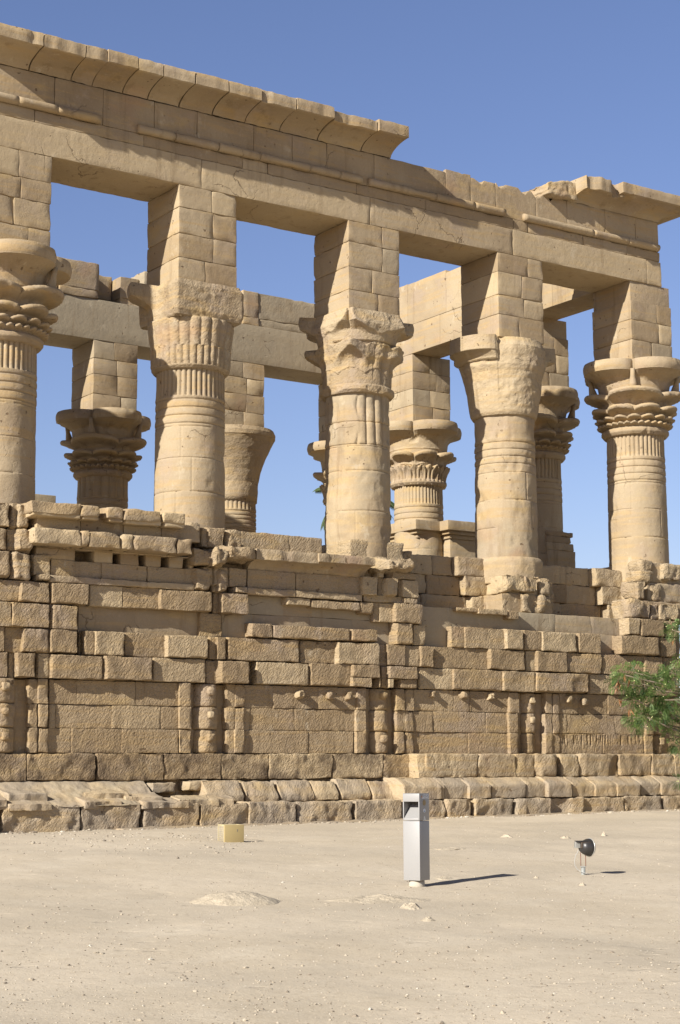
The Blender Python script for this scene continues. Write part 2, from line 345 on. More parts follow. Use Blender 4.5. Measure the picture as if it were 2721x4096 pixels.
def capital_mesh(b, style, seed=0):
    rng = np.random.default_rng(seed); o = rng.uniform(0, 30, 3)
    tiers = {'a': TIERS_A, 'b': TIERS_B}.get(style, TIERS_A)
    zs = lip_rows(tiers) if style in 'ab' else np.unique(np.concatenate([np.linspace(10.34, ZC1, 80), lip_rows(TIERS_A[:2])]))
    def fn(T, Z):
        P = np.stack([np.cos(T), np.sin(T), Z], -1)+o
        if style in 'ab':
            r = composite(T, Z, tiers); r = r + .006*fbm(P, 5, 2) - np.clip(fbm(P, 1.6, 2)-.5, 0, .4)*.25
            if style == 'b':
                m = (Z > 10.45) & (Z < 10.95); r = r - np.where(m, .05*(1-np.sqrt(np.abs(np.sin(18*T)))), 0)
            return r
        if style == 'bell':
            r = np.interp(Z, [10.0, 10.34, 10.6, 11.0, 11.5, 11.9, 12.03, 12.06, 12.2, ZC1], [.77, .80, .80, .88, 1.06, 1.24, 1.30, 1.33, 1.34, 1.28]); return r + .012*fbm(P, 4, 3)
        rg = .035*fbm(P, 2.2, 3) + (.012 if style != 'eroded' else .006)*fbm(P, 9, 2)
        if style == 'tongues':                                             # front column with an uncarved squared block above a leafed cup
            cup = np.interp(Z, [10.34, 10.40, 10.52, 10.9, 11.45, 11.5], [.78, .84, .865, .88, .945, .93])
            tg = np.where(Z < 10.86, np.abs(np.sin(18*T))**.6, np.abs(np.sin(12*T))**.6)
            cup = cup - .055*(1-tg)*(Z > 10.44)
            sq = np.abs(np.cos(T)); sq2 = np.abs(np.sin(T)); blk = np.interp(Z, [11.5, 11.62, 12.2, ZC1], [.82, .85, .86, .80])/np.maximum(np.maximum(sq, sq2), .735)
            blk = blk + rg*.7
            t1 = composite(T, Z, TIERS_A[:1]); back = ((np.degrees(T)-60) % 360) < 118
            top = np.where(back, np.maximum(t1, blk), blk)
            return np.where(Z < 11.5, cup + .008*fbm(P, 7, 2), top)
        if style == 'broken':                                              # two tiers of lobes, the front broken away in flat rough faces
            r = composite(T, Z, [TIERS_A[0], (10.95, 11.42, 11.60, 1.24, 1.0, 8, 0, .86)]) + .01*fbm(P, 4, 2)
            tap = np.interp(Z, [10.34, 10.9, 11.5, 12.0, ZC1], [.77, .80, .90, .98, .88])
            r = cut(r, T, 184, tap, 158, 232, rg); r = cut(r, T, 270, tap+.02, 226, 312, rg)
            r = cut(r, T, 318, tap+.16, 300, 340, rg)
            gr = (Z > 11.53) & (Z < 11.60); r = r - np.where(gr & (np.cos(T-R(270)) > .3), .06, 0)
            fl = (Z < 11.5) & (((np.degrees(T)-262) % 360) < 78); r = r - np.where(fl, .07*(1-np.abs(np.sin(7*T))**.5)*np.clip((Z-10.5)/.4, 0, 1), 0)
            return r
        if style == 'eroded':                                              # smooth bell, rim left only on the west, rough fractured front
            bell = np.interp(Z, [10.34, 10.42, 10.55, 11.0, 11.5, 11.8, 12.02, 12.06, ZC1], [.78, .83, .85, .91, 1.02, 1.12, 1.28, 1.30, 1.26])
            r = np.where(Z > 11.95, lob(T, 4, 0, 1.05, 1.42), np.minimum(bell, lob(T, 4, 0, 1.0, 1.4))) + .01*fbm(P, 3, 2)
            tap = np.interp(Z, [10.34, 10.45, 10.9, 11.45, 11.5, 11.62, 12.1, ZC1], [.80, .83, .88, .93, .95, 1.0, 1.03, .93])
            r = np.where(((np.degrees(T)-222) % 360) < 118, np.minimum(r, tap+rg), r)
            r = np.where((((np.degrees(T)-150) % 360) < 75) & (Z < 11.75), np.minimum(r, tap+.02+rg), r)
            return r
    ro = dict(a=.1, b=.1, bell=.4, eroded=.35, broken=.5).get(style, .6)
    revolve(b, fn, zs if style != 'bell' else np.concatenate([[10.0, 10.2], zs]), 320, tint=rng.uniform(0, .5), rough=ro)
    if style == 'a': knobs(b)
def pier_mesh(b, z0=11.98, z1=HB, courses=4, seed=0, res=.16, broken=None):
    h = PW/2; zz = np.linspace(z0, z1, courses+1); rng = np.random.default_rng(seed)
    zz[1:-1] += rng.uniform(-.05, .05, courses-1)
    for i in range(courses):
        s = rng.uniform(-.1, .25)
        for xa, xb in ((-h, s), (s, h)):
            dy = 0
            brk = broken and i == broken[0] and (xa < 0) == (broken[1] < 0)
            rbox(b, xa+.004+(.10 if brk and xa < 0 else 0), xb-.004-(.22 if brk and xa >= 0 else 0), -h+dy+(.09 if brk else 0), h, zz[i]+.004, zz[i+1]-.004, r=.06 if brk else float(rng.choice([.009, .011, .014, .026])), res=.06 if brk else res, amp=.05 if brk else .006, chip=3.2, tint=rng.uniform(-1., .9), skip=('y1x',), rough=.05, cem=float(rng.random() < .12)*.6)
    box(b, -h+.03, h-.03, -h+.03, h-.03, z0, z1)
def zmap(b):
    for V in b.V: V[:, 2] = np.interp(V[:, 2], [6.4, 6.9, 10.34, 12.33], [6.3, 6.78, 10.11, 12.0])
    return b
def column(x, y, shaft_kw, cap, pier_kw, label=None, proto=None, rot=0.):
    sh = B(); shaft_mesh(sh, **shaft_kw); o = zmap(sh).build('column', STONE); o.location = (x, y, 0); o.parent = kiosk; o.matrix_parent_inverse = Matrix.Translation(-np.array(kiosk.location))
    if label: o['label'] = label
    c = B(); capital_mesh(c, cap, seed=shaft_kw.get('seed', 0)); co = zmap(c).build('capital', STONE, o); 
    p = B(); pier_mesh(p, **pier_kw); p.build('abacus_pier', STONE, o)
    return o
def copy_column(src, x, y):
    o = src.copy(); COL.objects.link(o); o.location = (x, y, 0)
    for ch in src.children: d = ch.copy(); COL.objects.link(d); d.parent = o
    return o
fx = [k*L-PW/2 for k in range(5)]
c1 = column(fx[0], AXY, dict(seed=11, worn=0.), 'a', dict(seed=1, broken=(3, 1), res=.12), 'column with a many-tiered floral capital at the left edge')
c2 = column(fx[1], AXY, dict(seed=12, z_reed=(9.74, ZC0), wear_reed=.55), 'tongues', dict(seed=2, res=.1), 'column with an uncarved square block over a leafed cup')
c3 = column(fx[2], AXY, dict(seed=13, reeds=20, z_reed=(9.12, ZC0), wear_reed=-.02, rings=2, worn=.05, joints=(7.55, 8.5, 9.08)), 'broken', dict(seed=3, res=.1), 'column whose capital is broken away in flat rough faces')
c4 = column(fx[3], AXY, dict(seed=14, reeds=40, wear_reed=-.25, rings=4, worn=.06, joints=(7.5, 8.2, 8.9)), 'eroded', dict(seed=4, res=.1), 'column with an eroded bell capital and grey repaired shaft')
c5 = column(fx[4], AXY, dict(seed=15), 'a', dict(seed=5, broken=(3, -.1), res=.1), 'corner column with an intact many-tiered floral capital')
# rear and end rows
e2 = copy_column(c5, fx[4], END[1]); e2['label'] = 'shaded column behind the eroded one'
e3 = column(fx[4], END[2], dict(seed=16, reeds=44), 'b', dict(seed=6, res=.3), 'column with palm leaf capital beside the doorway')
b4 = copy_column(e3, fx[4], YB); b4['label'] = 'rear corner column mostly hidden behind the broken one'
b3 = column(fx[3], YB, dict(seed=17, reeds=34, z_reed=(9.72, 9.98), rings=5), 'bell', dict(seed=7, res=.3), 'rear column with a plain smooth bell capital')
b2 = column(fx[2], YB, dict(seed=18, reeds=18, z_reed=(9.70, ZC0)), 'a', dict(seed=8, res=.3), 'rear column with a floral capital in shadow')
for x, y in ((fx[1], YB), (fx[0], YB), (fx[0], END[1]), (fx[0], END[2])):
    copy_column(b2, x, y)['label'] = 'column of the rear and left rows'

# ---- entablature of the long front
XL, XR = -1.50, 17.25
def cuts(px, Y, z): return [xat(p, Y, z) for p in px]
def course(b, xs, y0, y1, z0, z1, **k):
    for a, c in zip(xs[:-1], xs[1:]):
        kk = dict(r=.014, res=.14, amp=.004, chip=1.8, rough=.06, skip=()); kk.update(k)
        rbox(b, a+.004, c-.004, y0, y1, z0+.004, z1-.004, **kk)
def rag(seed, z0, amt, f=2.):
    def w(P):
        P = P.copy(); m = np.clip((P[..., 2]-z0)/.25, 0, 1); q = P.copy(); q[..., 2] = seed
        P[..., 2] -= m*amt*np.clip(fbm(q, f, 3)+.15, 0, 1.2); return P
    return w
b = B(); h = PW
course(b, [XL]+[k*L-PW+o for k, o in zip(range(1, 5), (.55, .62, .5, .62))]+[17.30], 0, h, HB, 14.753, res=.1, amp=.006, chip=2.5)
course(b, [XL, -.4, 2.1, 4.55, 5.2, 7.6, 9.6, 12.3, 12.75, 14.6, 16.1, 17.28], .015, h, 14.753, 15.02, res=.08, amp=.008, chip=3., r=.018)
arch = part(b, 'entablature', label='long front beam of the kiosk')
b = B()
FRX = [XL]+cuts([x/1.152 for x in (255, 478, 715, 912, 1172, 1350, 1510)], 0, 15.5)+cuts([1361+x/1.153 for x in (160, 490, 605, 720, 905, 1050, 1225, 1365)], 0, 15.5)+[XR]
for i, (a, c) in enumerate(zip(FRX[:-1], FRX[1:])):
    bare = a > 9.3
    course(b, [a, c], .02, h, 15.02, 15.82 if not bare else (15.83 if a > 13.4 else 15.86+.03*math.sin(i*2.3)), warp=rag(i, 15.6, .26, 3.4) if bare and a < 13.4 else None, tint=RNG.uniform(-.5, .3), res=.08 if bare else .16)
part(b, 'frieze', parent=arch)
def sweep_x(b, prof, x0, x1, step=.09, amp=.006, mitre=0., ends=True, er=None, tint=None, rough=.08, seed=None):
    """moulding: outline (out, z) carried along X, faces -Y; er = noise that eats the outer edge"""
    prof = np.asarray(prof, float); n = max(2, int((x1-x0)/step)); X = np.linspace(x0, x1, n+1); o = RNG.uniform(0, 30, 3)
    tint = RNG.uniform(-.4, .5) if tint is None else tint
    P = np.empty((n+1, len(prof), 3)); P[..., 0] = X[:, None] + mitre*prof[None, :, 0]*np.linspace(0, 1, n+1)[:, None]; P[..., 1] = -prof[None, :, 0]; P[..., 2] = prof[None, :, 1]
    if er is not None:
        q = P[:, :1, :].copy(); e = np.clip(fbm(q+o, 2.5, 3), 0, 1.)*er; P[..., 1] = np.maximum(P[..., 1], -(prof[:, 0].max()-e))
    P = P + (amp*fbm(P+o, 6, 3))[..., None]*np.array([.3, -1, .6])
    b.grid(P, flip=True, tint=tint, rough=rough)
    if ends:
        for e in (0, -1):
            q = P[e]; m = q.copy(); m[:, 1] = max(q[:, 1].max(), .2); E2 = np.stack([q, m]); b.grid(E2, flip=(e == -1), tint=tint, rough=rough)
def cavetto(z0, z1, zt, out, back=1.4, n=9, inn=0.):
    t = np.linspace(0, 1, n); o = inn+(out-inn)*(1-np.cos(t*math.pi/2))**.85; z = z0+(z1-z0)*np.sin(t*math.pi/2)**.9
    return list(zip(o, z))+[(out, z1+.006), (out, (z1+zt)/2), (out-.004, zt-.012), (out-.02, zt), (-back/2, zt+.01), (-back, zt)]
PROF = cavetto(15.82, 16.09, 16.36, .73)
b = B()
cj = [x/1.152 for x in (205, 400, 500, 640, 757, 903, 1056, 1208, 1370, 1545)]+[1361+180/1.153, 1361+322/1.153]
CJX = [XL-.05]+[xat(p, -.73, 16.25) for p in cj]
for i, (a, c) in enumerate(zip(CJX[:-1], CJX[1:])):
    k = dict(er=.0)
    pr = PROF
    if i == 10: pr = cavetto(15.82, 16.09, 16.33, .68)
    if i == 0: k = dict(er=.08)
    dz = RNG.uniform(-.015, .015); pr = [(o, z+dz*(z > 16)) for o, z in pr]
    sweep_x(b, pr, a+RNG.uniform(.006, .02), c-RNG.uniform(.006, .02), tint=RNG.uniform(-.6, .4), step=.06, **{'er': RNG.uniform(.02, .10), **({'er': .12} if i == 0 else {}), 'amp': .014})
part(b, 'cornice', parent=arch, label='long unbroken run of overhanging cornice'); b = B()
# weathered lump and the corner piece at the right
lump = [xat(1361+x/1.153, -.4, 16.2) for x in (985, 1115, 1290)]
lw = lambda P: np.stack([P[..., 0], P[..., 1], P[..., 2]-.30*np.clip((lump[0]+1.0-P[..., 0])/1.2, 0, 1)**1.5*np.clip((P[..., 2]-15.8)/.4, 0, 1)], -1)
boss(b, lump[0]-.02, lump[1]+.12, -.20, .55, 15.80, 16.34, cham=.5, r=.05, amp=.035, bulge=.07, rough=.3, tint=.3, warp=lw, skip=())
rbox(b, lump[1]-.1, XR-.05, .03, .7, 15.6, 16.0, r=.02, res=.2, skip=())
sweep_x(b, cavetto(15.82, 16.02, 16.36, .66, back=.02), lump[1], lump[2], er=.3, amp=.03, tint=.1)
cx0 = xat(1361+1310/1.153, -.73, 16.2)
sweep_x(b, cavetto(15.82, 16.09, 16.36, .73, back=.04), cx0, XR, mitre=1., er=.10, amp=.012, tint=.2, ends=True)
prof = np.array(PROF); Yv = np.linspace(0, 3.2, 30)
P = np.empty((30, len(prof), 3)); P[..., 0] = XR+prof[None, :, 0].clip(-1.2, 2); P[..., 1] = Yv[:, None]-prof[None, :, 0]*(1-Yv[:, None]/3.2); P[..., 2] = prof[None, :, 1]
b.grid(P, tint=.2, rough=.08)
part(b, 'cornice', parent=arch, label='weathered cornice remnant above the right corner')
b = B()
def torus_run(b, px0, px1, r=.095, e=.012, z=15.105):
    x0, x1 = [xat(p, -.08, z) for p in (px0, px1)]; n = max(3, int((x1-x0)/.09)); pts = np.stack([np.linspace(x0, x1, n), np.full(n, -.03), np.full(n, z)], 1)
    rr = r*(1-.0*pts[:, 0]) - np.clip(fbm(pts*np.array([1, 0, 0])+RNG.uniform(0, 30, 3), 1.2, 3)-.1, 0, 1)*r*.5*(e > .012); tube(b, pts, rr, 14, tint=RNG.uniform(-.2, .4))
for a, c, e in ((-70, 75, 0), (76, 232, 0), (233, 404, 0), (556, 705, .1), (706, 874, 0), (879, 1040, .1), (1043, 1240, .1), (1242, 1361, .1), (1363, 1450, .1), (1480, 1745, .1), (1747, 1900, 0), (1902, 2022, 0), (2100, 2375, 0), (2377, 2515, 0), (2517, 2638, 0)):
    if a in (556, 1480, 2100): part(b, 'torus_moulding', parent=arch); b = B()
    torus_run(b, a, c, e=.02 if e else .0)
part(b, 'torus_moulding', parent=arch)
# ---- end beams and the rear beam
def beam_y(name, x0, x1, label):
    b = B(); ys = [PW+.01, 3.0, 5.6, 8.0, 10.4, 12.2, YB-PW/2-.01]
    for a, c in zip(ys[:-1], ys[1:]):
        rbox(b, x0, x1, a+.004, c-.004, HB, 14.99, r=.014, res=.3, amp=.005, skip=(), tint=RNG.uniform(0, .4))
    ys2 = [PW+.01, 2.2, 4.3, 6.3, 7.7, 9.6, 11.4, YB-PW/2-.01]
    for i, (a, c) in enumerate(zip(ys2[:-1], ys2[1:])):
        rbox(b, x0+.012, x1, a+.004, c-.004, 15.0, 16.26+.06*math.sin(i*1.7), r=.016, res=.2, amp=.006, skip=(), tint=RNG.uniform(-.1, .5))
    rbox(b, x0+.04, x1-.04, YB-PW/2, YB+PW/2, HB, 16.2, r=.02, res=.3, skip=(), tint=.2)
    return part(b, name, label=label)
beam_y('entablature', fx[4]-PW/2+.0, XR, 'sunlit end beam seen between the front columns')
beam_y('entablature', fx[0]-PW/2, fx[0]+PW/2, 'end beam at the left side')
b = B(); y0, y1 = YB-PW/2, YB+PW/2
rbox(b, fx[0]+PW/2+.01, fx[4]-PW/2-.01, y0, y1, HB, 15.30, r=.012, res=.3, amp=.003, chip=1., tint=-.3, cem=.95, skip=())
for a, c, zt, f in ((2.0, 6.2, 16.3, 0), (6.22, 7.5, 16.37, -.05), (7.52, 8.3, 16.3, .75), (8.32, 8.95, 16.2, .25), (8.97, 10.6, 16.42, -.02), (10.6, 12.1, 16.1, .4), (12.42, 13.0, 16.38, 0), (13.0, 16.1, 16.36, .03)):
    for za, zb_ in ((15.30, 15.55), (15.55, zt)):
        rbox(b, a, c-.01, y0+f+.01, y1, za+.004, zb_, r=.03, res=.12, amp=.012, chip=2.5, rough=.2, skip=(), tint=RNG.uniform(-.3, .2), cem=.85 if a in (8.97, 13.0) else 0)
part(b, 'entablature', label='rear beam, patched with grey cement and broken in the middle')

# ---- doorway jambs in the end wall
b = B()
def jamb(b, x0, x1, y0, y1, zt=9.02):
    rbox(b, x0+.28, x1, y0+.28, y1, 5.5, zt-.52, r=.02, res=.3, amp=.004, skip=(), tint=.4)
    for i, (o, za, zb_) in enumerate(((.22, zt-.52, zt-.40), (.12, zt-.40, zt-.30), (0, zt-.30, zt))): rbox(b, x0+o, x1+.2, y0+o, y1, za, zb_, r=.02, res=.2, amp=.008, skip=(), tint=.2)
jamb(b, 16.12, 17.02, 9.25, 11.9); jamb(b, 17.02, 18.4, 8.85, 10.2, 9.02); rbox(b, 16.6, 18.3, 9.6, 12.0, 5.5, 8.8, r=.02, res=.3, skip=(), tint=.2)
part(b, 'door_jamb', label='capped jamb block under the palm leaf column')
b = B(); rbox(b, 16.3, 17.6, 4.9, 6.35, 8.72, 9.02, r=.02, res=.2, amp=.006, skip=(), tint=.3); rbox(b, 16.5, 17.5, 4.6, 5.4, 6.0, 8.72, r=.02, res=.3, skip=())
zq = [face(2275, y, 4.0)[2] for y in (2240, 2205, 2175, 2150, 2130)]
for px_, za, zb_ in ((2302, zq[0]-.6, zq[1]), (2292, zq[1], zq[2]), (2280, zq[2], zq[3]), (2290, zq[3], zq[4])): rbox(b, 16.6, xat(px_, 4.0, za), 3.95, 4.6, za, zb_, r=.03, res=.07, amp=.02, chip=2, skip=(), rough=.4)
part(b, 'door_jamb', label='broken jamb behind the eroded column')

# ================================================================== THE ROUGH WALL UNDER THE COLUMNS
Y0 = -.45
def px_block(b, c, x0, x1, pr, z0, z1, yb=.1, **k):
    yf = Y0-(pr*.72 if .05 < pr < .40 else pr); zm = (z0+z1)/2
    boss(b, xat(cpx(c, x0), yf, zm), xat(cpx(c, x1), yf, zm), yf, yb, z0, z1, **k)
SM = dict(r=.012, res=.12, amp=.006, chip=1.2, bulge=.012, rough=.0, cham=0)
b = B()                                              # ---- the backing that closes the joints
rbox(b, -1.75, 17.42, Y0+.12, .95, .2, 3.40, r=.02, res=.4, amp=.01, skip=(), tint=-.4, rough=.5)
rbox(b, -1.75, 17.42, Y0+.42, .95, 3.40, 5.27, r=.03, res=.4, amp=.02, skip=(), tint=-.4, rough=.5)
rbox(b, -1.75, 3.75, Y0+.45, .95, 5.27, 6.62, r=.03, res=.3, amp=.02, skip=(), tint=-.4, rough=.5)
rbox(b, 3.75, 8.78, Y0+.2, .95, 5.27, 6.12, r=.03, res=.3, amp=.02, skip=(), tint=-.4, rough=.5)
part(b, 'wall_core', WEATHER)
# courses of projecting bosses: (z range, [(crop, x0, x1, projection)])
ROWS = {
 'C4': (3.42, 3.90, [(4, -60, 52, .12), (4, 54, 112, -.05), (4, 110, 232, .26), (4, 236, 308, .12), (4, 315, 652, .26), (4, 655, 962, .34), (4, 962, 1290, .2), (4, 1292, 1385, .04), (4, 1380, 1565, .38),
   (5, 280, 605, .2), (5, 618, 874, .24), (5, 876, 1058, .32), (5, 1060, 1112, .12), (5, 1112, 1288, .3), (5, 1300, 1510, .1), (6, 143, 455, .2), (6, 458, 668, .3), (6, 670, 1002, .36), (6, 1002, 1135, .08), (6, 1137, 1335, .12), (6, 1337, 1560, .1)]),
 'C3': (3.90, 4.38, [(1, -60, 26, .1), (1, 30, 150, .0), (1, 146, 312, .24), (1, 314, 492, .26), (1, 494, 532, -.1), (1, 530, 598, .14), (1, 596, 782, .22), (1, 784, 1046, .08), (1, 1048, 1312, .3), (1, 1312, 1360, .08), (1, 1360, 1424, .2),
   (2, 98, 548, .18), (2, 550, 790, .08), (2, 786, 1048, .3), (2, 1044, 1092, .06), (2, 1100, 1212, .22), (2, 1206, 1300, .16), (2, 1302, 1398, .26), (3, 22, 372, .08), (3, 374, 602, .26), (3, 602, 664, .1), (3, 668, 858, .26), (3, 862, 1078, .22), (3, 1078, 1338, .14), (3, 1342, 1462, .22), (3, 1466, 1600, .08)]),
 'C2': (4.38, 4.86, [(1, -60, 72, .2), (1, 76, 316, .26), (1, 326, 488, .24), (1, 1254, 1392, -.02), (2, 1150, 1258, .26), (2, 1262, 1338, .14), (3, 134, 218, .12), (3, 218, 478, .16), (3, 474, 590, .3), (3, 590, 702, .2), (3, 706, 928, .26), (3, 930, 1068, .2), (3, 1200, 1442, .36), (3, 1444, 1545, .2)]),
 'C1': (4.86, 5.29, [(1, -60, 122, .1), (1, 122, 318, .24), (1, 326, 560, .26), (1, 562, 768, .1), (1, 770, 1000, .1), (1, 1006, 1338, .3), (1, 1338, 1388, -.02), (1, 1394, 1562, .26), (2, 1010, 1062, .02), (2, 1050, 1160, .1), (2, 1150, 1325, .32), (3, 1240, 1322, .32), (3, 1322, 1472, .3), (3, 1472, 1556, .22)]),
}
low = []
for nm, (z0, z1, bl) in ROWS.items():
    b = B()
    last = None
    for c, a, e, pr in bl:
        X_ = cpx(c, a)
        if last is not None and X_-last > 30: low.append(b); b = B()
        last = cpx(c, e)
        if (c, a) in ((5, 876), (5, 1112)):               # lintel stones with a square beam hole
            ha, hb2 = (1003, 1046) if a == 876 else (1140, 1182)
            px_block(b, c, a, e, pr, 3.62, z1, cham=.3); px_block(b, c, a, ha, pr, z0, 3.63, cham=.2); px_block(b, c, hb2, e, pr*.8, z0, 3.63, cham=.2); continue
        px_block(b, c, a-1, e+1, pr*.78 if pr > 0 else pr, z0, z1, tint=RNG.uniform(-1.1, .9))
    low.append(b)
b = B()                                         # half-height stones that stand in front of the repaired strip
for c, a, e, pr, z0, z1 in ((2, 244, 382, .22, 4.40, 4.70), (2, 384, 868, .2, 4.40, 4.68), (2, 870, 1044, .22, 4.40, 4.68)): px_block(b, c, a, e, pr, z0, z1)
low.append(b); b = B()
for c, a, e, pr, z0, z1 in ((2, 466, 620, .12, 5.12, 5.28), (2, 624, 930, .14, 5.08, 5.27), (2, 930, 1012, .12, 5.02, 5.27), (3, 168, 300, .08, 5.20, 5.30), (3, 300, 490, .12, 5.18, 5.30), (3, 490, 560, .1, 5.1, 5.3)):
    if (c, a) == (3, 168): low.append(b); b = B()
    px_block(b, c, a, e, pr, z0, z1)
low.append(b)
for bb in low: part(bb, 'boss_course', WEATHER)
b = B()                                              # ---- smooth cement repairs
for c, xs, z0, z1 in ((1, (495, 850, 1255), 4.34, 4.88), (2, (62, 250, 610, 880, 1160), 4.3, 4.9), (2, (215, 440, 620, 1060), 4.9, 5.29), (2, (1300, 1500), 4.38, 5.29), (3, (110, 300, 560, 780, 1010, 1215), 4.86, 5.29), (3, (1060, 1215), 4.38, 4.88)):
    b = B()
    for a, e in zip(xs[:-1], xs[1:]):
        px_block(b, c, a-4, e+4, -.12, z0, z1, cem=RNG.choice([.25, .6, .95]), tint=RNG.uniform(-.2, .3), **SM)
    part(b, 'repair_patch', label='smooth grey and ochre repair strip between the rough stones')

# ---- panels, pilasters and engaged half columns
PZ = [2.0, 2.475, 2.935, 3.41]
b = B()
PAN = [(4, [(300, 450, 765, 1120), (310, 350, 702, 1006, 1128), (310, 482, 850, 1130)]),
       (5, [(195, 600, 885, 905), (195, 235, 516, 836, 910), (200, 382, 664, 910)]),
       (5, [(1258, 1607, 1863), (1258, 1386, 1717, 1866), (1262, 1510, 1617, 1868)]),
       (6, [(812, 955, 1085, 1340), (812, 856, 1156, 1348), (812, 926, 1116, 1348)])]
knob_px = {0: [], 1: [(5, 552, 272), (5, 735, 282), (5, 858, 285)], 2: [(5, 1382, 275), (6, 215, 437), (6, 383, 445)], 3: [(6, 868, 462), (6, 968, 485)]}
for np_, (c, rows) in enumerate(PAN):
    b = B()
    for kc, x, y in knob_px[np_]:
        q = face(cpx(kc, x), CX[kc][1]+y/1.568, Y0-.06); rbox(b, q[0]-.075, q[0]+.07, Y0-.14, Y0+.1, q[2]-.08, q[2]+.05, r=.03, res=.03, amp=.06, chip=1.5, rough=.6)
    for i, xs in enumerate(rows):
        for a, e in zip(xs[:-1], xs[1:]):
            if np_ == 3 and i == 0 and e-a > 25:          # row of gouged vertical grooves
                def gouge(P):
                    P = P.copy(); q = np.stack([P[..., 0]*17+perlin(P*2.)*.8, 0*P[..., 0], P[..., 2]*.9], -1); m = np.clip((P[..., 2]-2.20-.06*perlin(np.stack([P[..., 0]*6, 0*P[..., 0], 0*P[..., 0]], -1)))/.05, 0, 1)*np.clip((2.46-P[..., 2])/.03, 0, 1)*np.clip((Y0+.08-P[..., 1])/.03, 0, 1)
                    P[..., 1] += m*.03*np.clip(perlin(q)*2.2+.1, 0, 1); return P
                px_block(b, c, a, e, .01, PZ[i], PZ[i+1], r=.010, amp=.008, bulge=.012, tint=RNG.uniform(-.5, .1), rough=.7, res=.018, cham=0, warp=gouge); continue
            if e-a > 25: px_block(b, c, a, e, RNG.uniform(-.015, .02), PZ[i], PZ[i+1], r=.009, amp=.008, bulge=.010, tint=RNG.uniform(-1.1, .5), rough=.9, res=.055, cham=0, chip=1.5)
    part(b, 'wall_panel', WEATHER)
for c, x0, x1 in ((4, 182, 238), (4, 240, 306), (4, 1128, 1198), (4, 1418, 1474), (4, 1476, 1534), (5, 904, 968), (5, 1154, 1212), (5, 1210, 1262), (6, 498, 556), (6, 724, 768), (6, 768, 814), (6, 1350, 1404)):
    b = B(); d = .10 if x1-x0 > 56 else .05
    for i in range(3): px_block(b, c, x0+RNG.uniform(-4, 4), x1+RNG.uniform(-4, 4), d+RNG.uniform(-.02, .03), PZ[i], PZ[i+1], r=.016, amp=.016, bulge=.02, tint=RNG.uniform(-.5, .3), res=.06, rough=.8, cham=.4)
    part(b, 'pilaster', WEATHER)
for c, x0, x1 in ((4, -50, 105), (4, 1245, 1392), (5, 1010, 1140), (6, 592, 705), (6, 1425, 1512)):
    b = B()
    for i in range(3):
        x = xat(cpx(c, (x0+x1)/2), Y0-.1, (PZ[i]+PZ[i+1])/2); w_ = (x1-x0)/1.568/2/155
        o = RNG.uniform(0, 40, 3); rr = w_*RNG.uniform(.94, 1.04)
        def fn(T, Z): P = np.stack([np.cos(T), np.sin(T), Z], -1)+o; return rr + .02*fbm(P, 3, 3) - .03*np.exp(-(np.minimum(Z-PZ[i], PZ[i+1]-Z)/.012)**2)
        revolve(b, fn, np.linspace(PZ[i]+.006, PZ[i+1]-.006, 14), 40, cx=x, cy=Y0+.21, tint=RNG.uniform(-.5, .2), rough=.7)
        if RNG.random() < .7: rbox(b, x-.06, x+.09, Y0-rr+.13, Y0, PZ[i+1]-.24, PZ[i+1]-.08, r=.05, res=.04, amp=.03, rough=.6)
    part(b, 'half_column', WEATHER)

# ---- plinth and stepped foot
b = B()
for c, a, e, pr in ((4, -70, 168, .1), (4, 172, 602, .13), (4, 608, 1030, .12), (4, 1028, 1392, .1), (5, 58, 356, .1), (5, 358, 757, .13), (5, 758, 1072, .1), (5, 1072, 1300, .09)): px_block(b, c, a, e, pr, 1.47, 1.995, r=.02, amp=.022, bulge=.03, rough=1., cham=.3)
part(b, 'plinth_course', PLINTH, label='dark stained plinth course')
b = B()
for c, a, e in ((5, 1292, 1580), (6, -30, 302), (6, 304, 540), (6, 540, 662), (6, 662, 822), (6, 822, 938), (6, 940, 1190), (6, 1188, 1392), (6, 1392, 1532), (6, 1532, 1640)):
    px_block(b, c, a, e, .42 if (c, a) != (6, 662) else .5, 1.47, 2.0, r=.03 if (c, a) != (6, 662) else .13, amp=.02, rough=.7, cham=.12, tint=RNG.uniform(-.2, .6))
part(b, 'plinth_course', label='paler projecting plinth course at the right')
def batter(zl, zh, out):
    def w(P):
        P = P.copy(); t = np.clip((P[..., 2]+.05*fbm(P*np.array([1, .3, .3]), 1.6, 2)-zl)/(zh-zl), 0, 1); f = np.clip((-.3-P[..., 1])/.5, 0, 1); P[..., 1] += f*out*t; return P
    return w
b = B()
for c, a, e in ((5, -40, 205), (5, 208, 422), (5, 428, 642), (5, 644, 802), (5, 804, 1002), (5, 1005, 1202)): px_block(b, c, a, e, RNG.uniform(.38, .48), 1.02, RNG.uniform(1.40, 1.47), warp=batter(1.15, 1.5, .25), r=.02, amp=.025, bulge=.025, rough=.5, tint=RNG.uniform(-.1, .7), cham=.2)
for c, a, e in ((5, 1203, 1440), (6, 74, 92), (6, 90, 248), (6, 248, 388), (6, 388, 602), (6, 602, 742), (6, 742, 890), (6, 892, 1034), (6, 1036, 1172), (6, 1174, 1320), (6, 1322, 1450), (6, 1452, 1640)): px_block(b, c, a, e, RNG.uniform(.72, .84), 1.02, 1.48, warp=batter(1.31, 1.49, .36), r=.012, amp=.022, bulge=.02, rough=.5, tint=RNG.uniform(-.2, .6), cham=0)
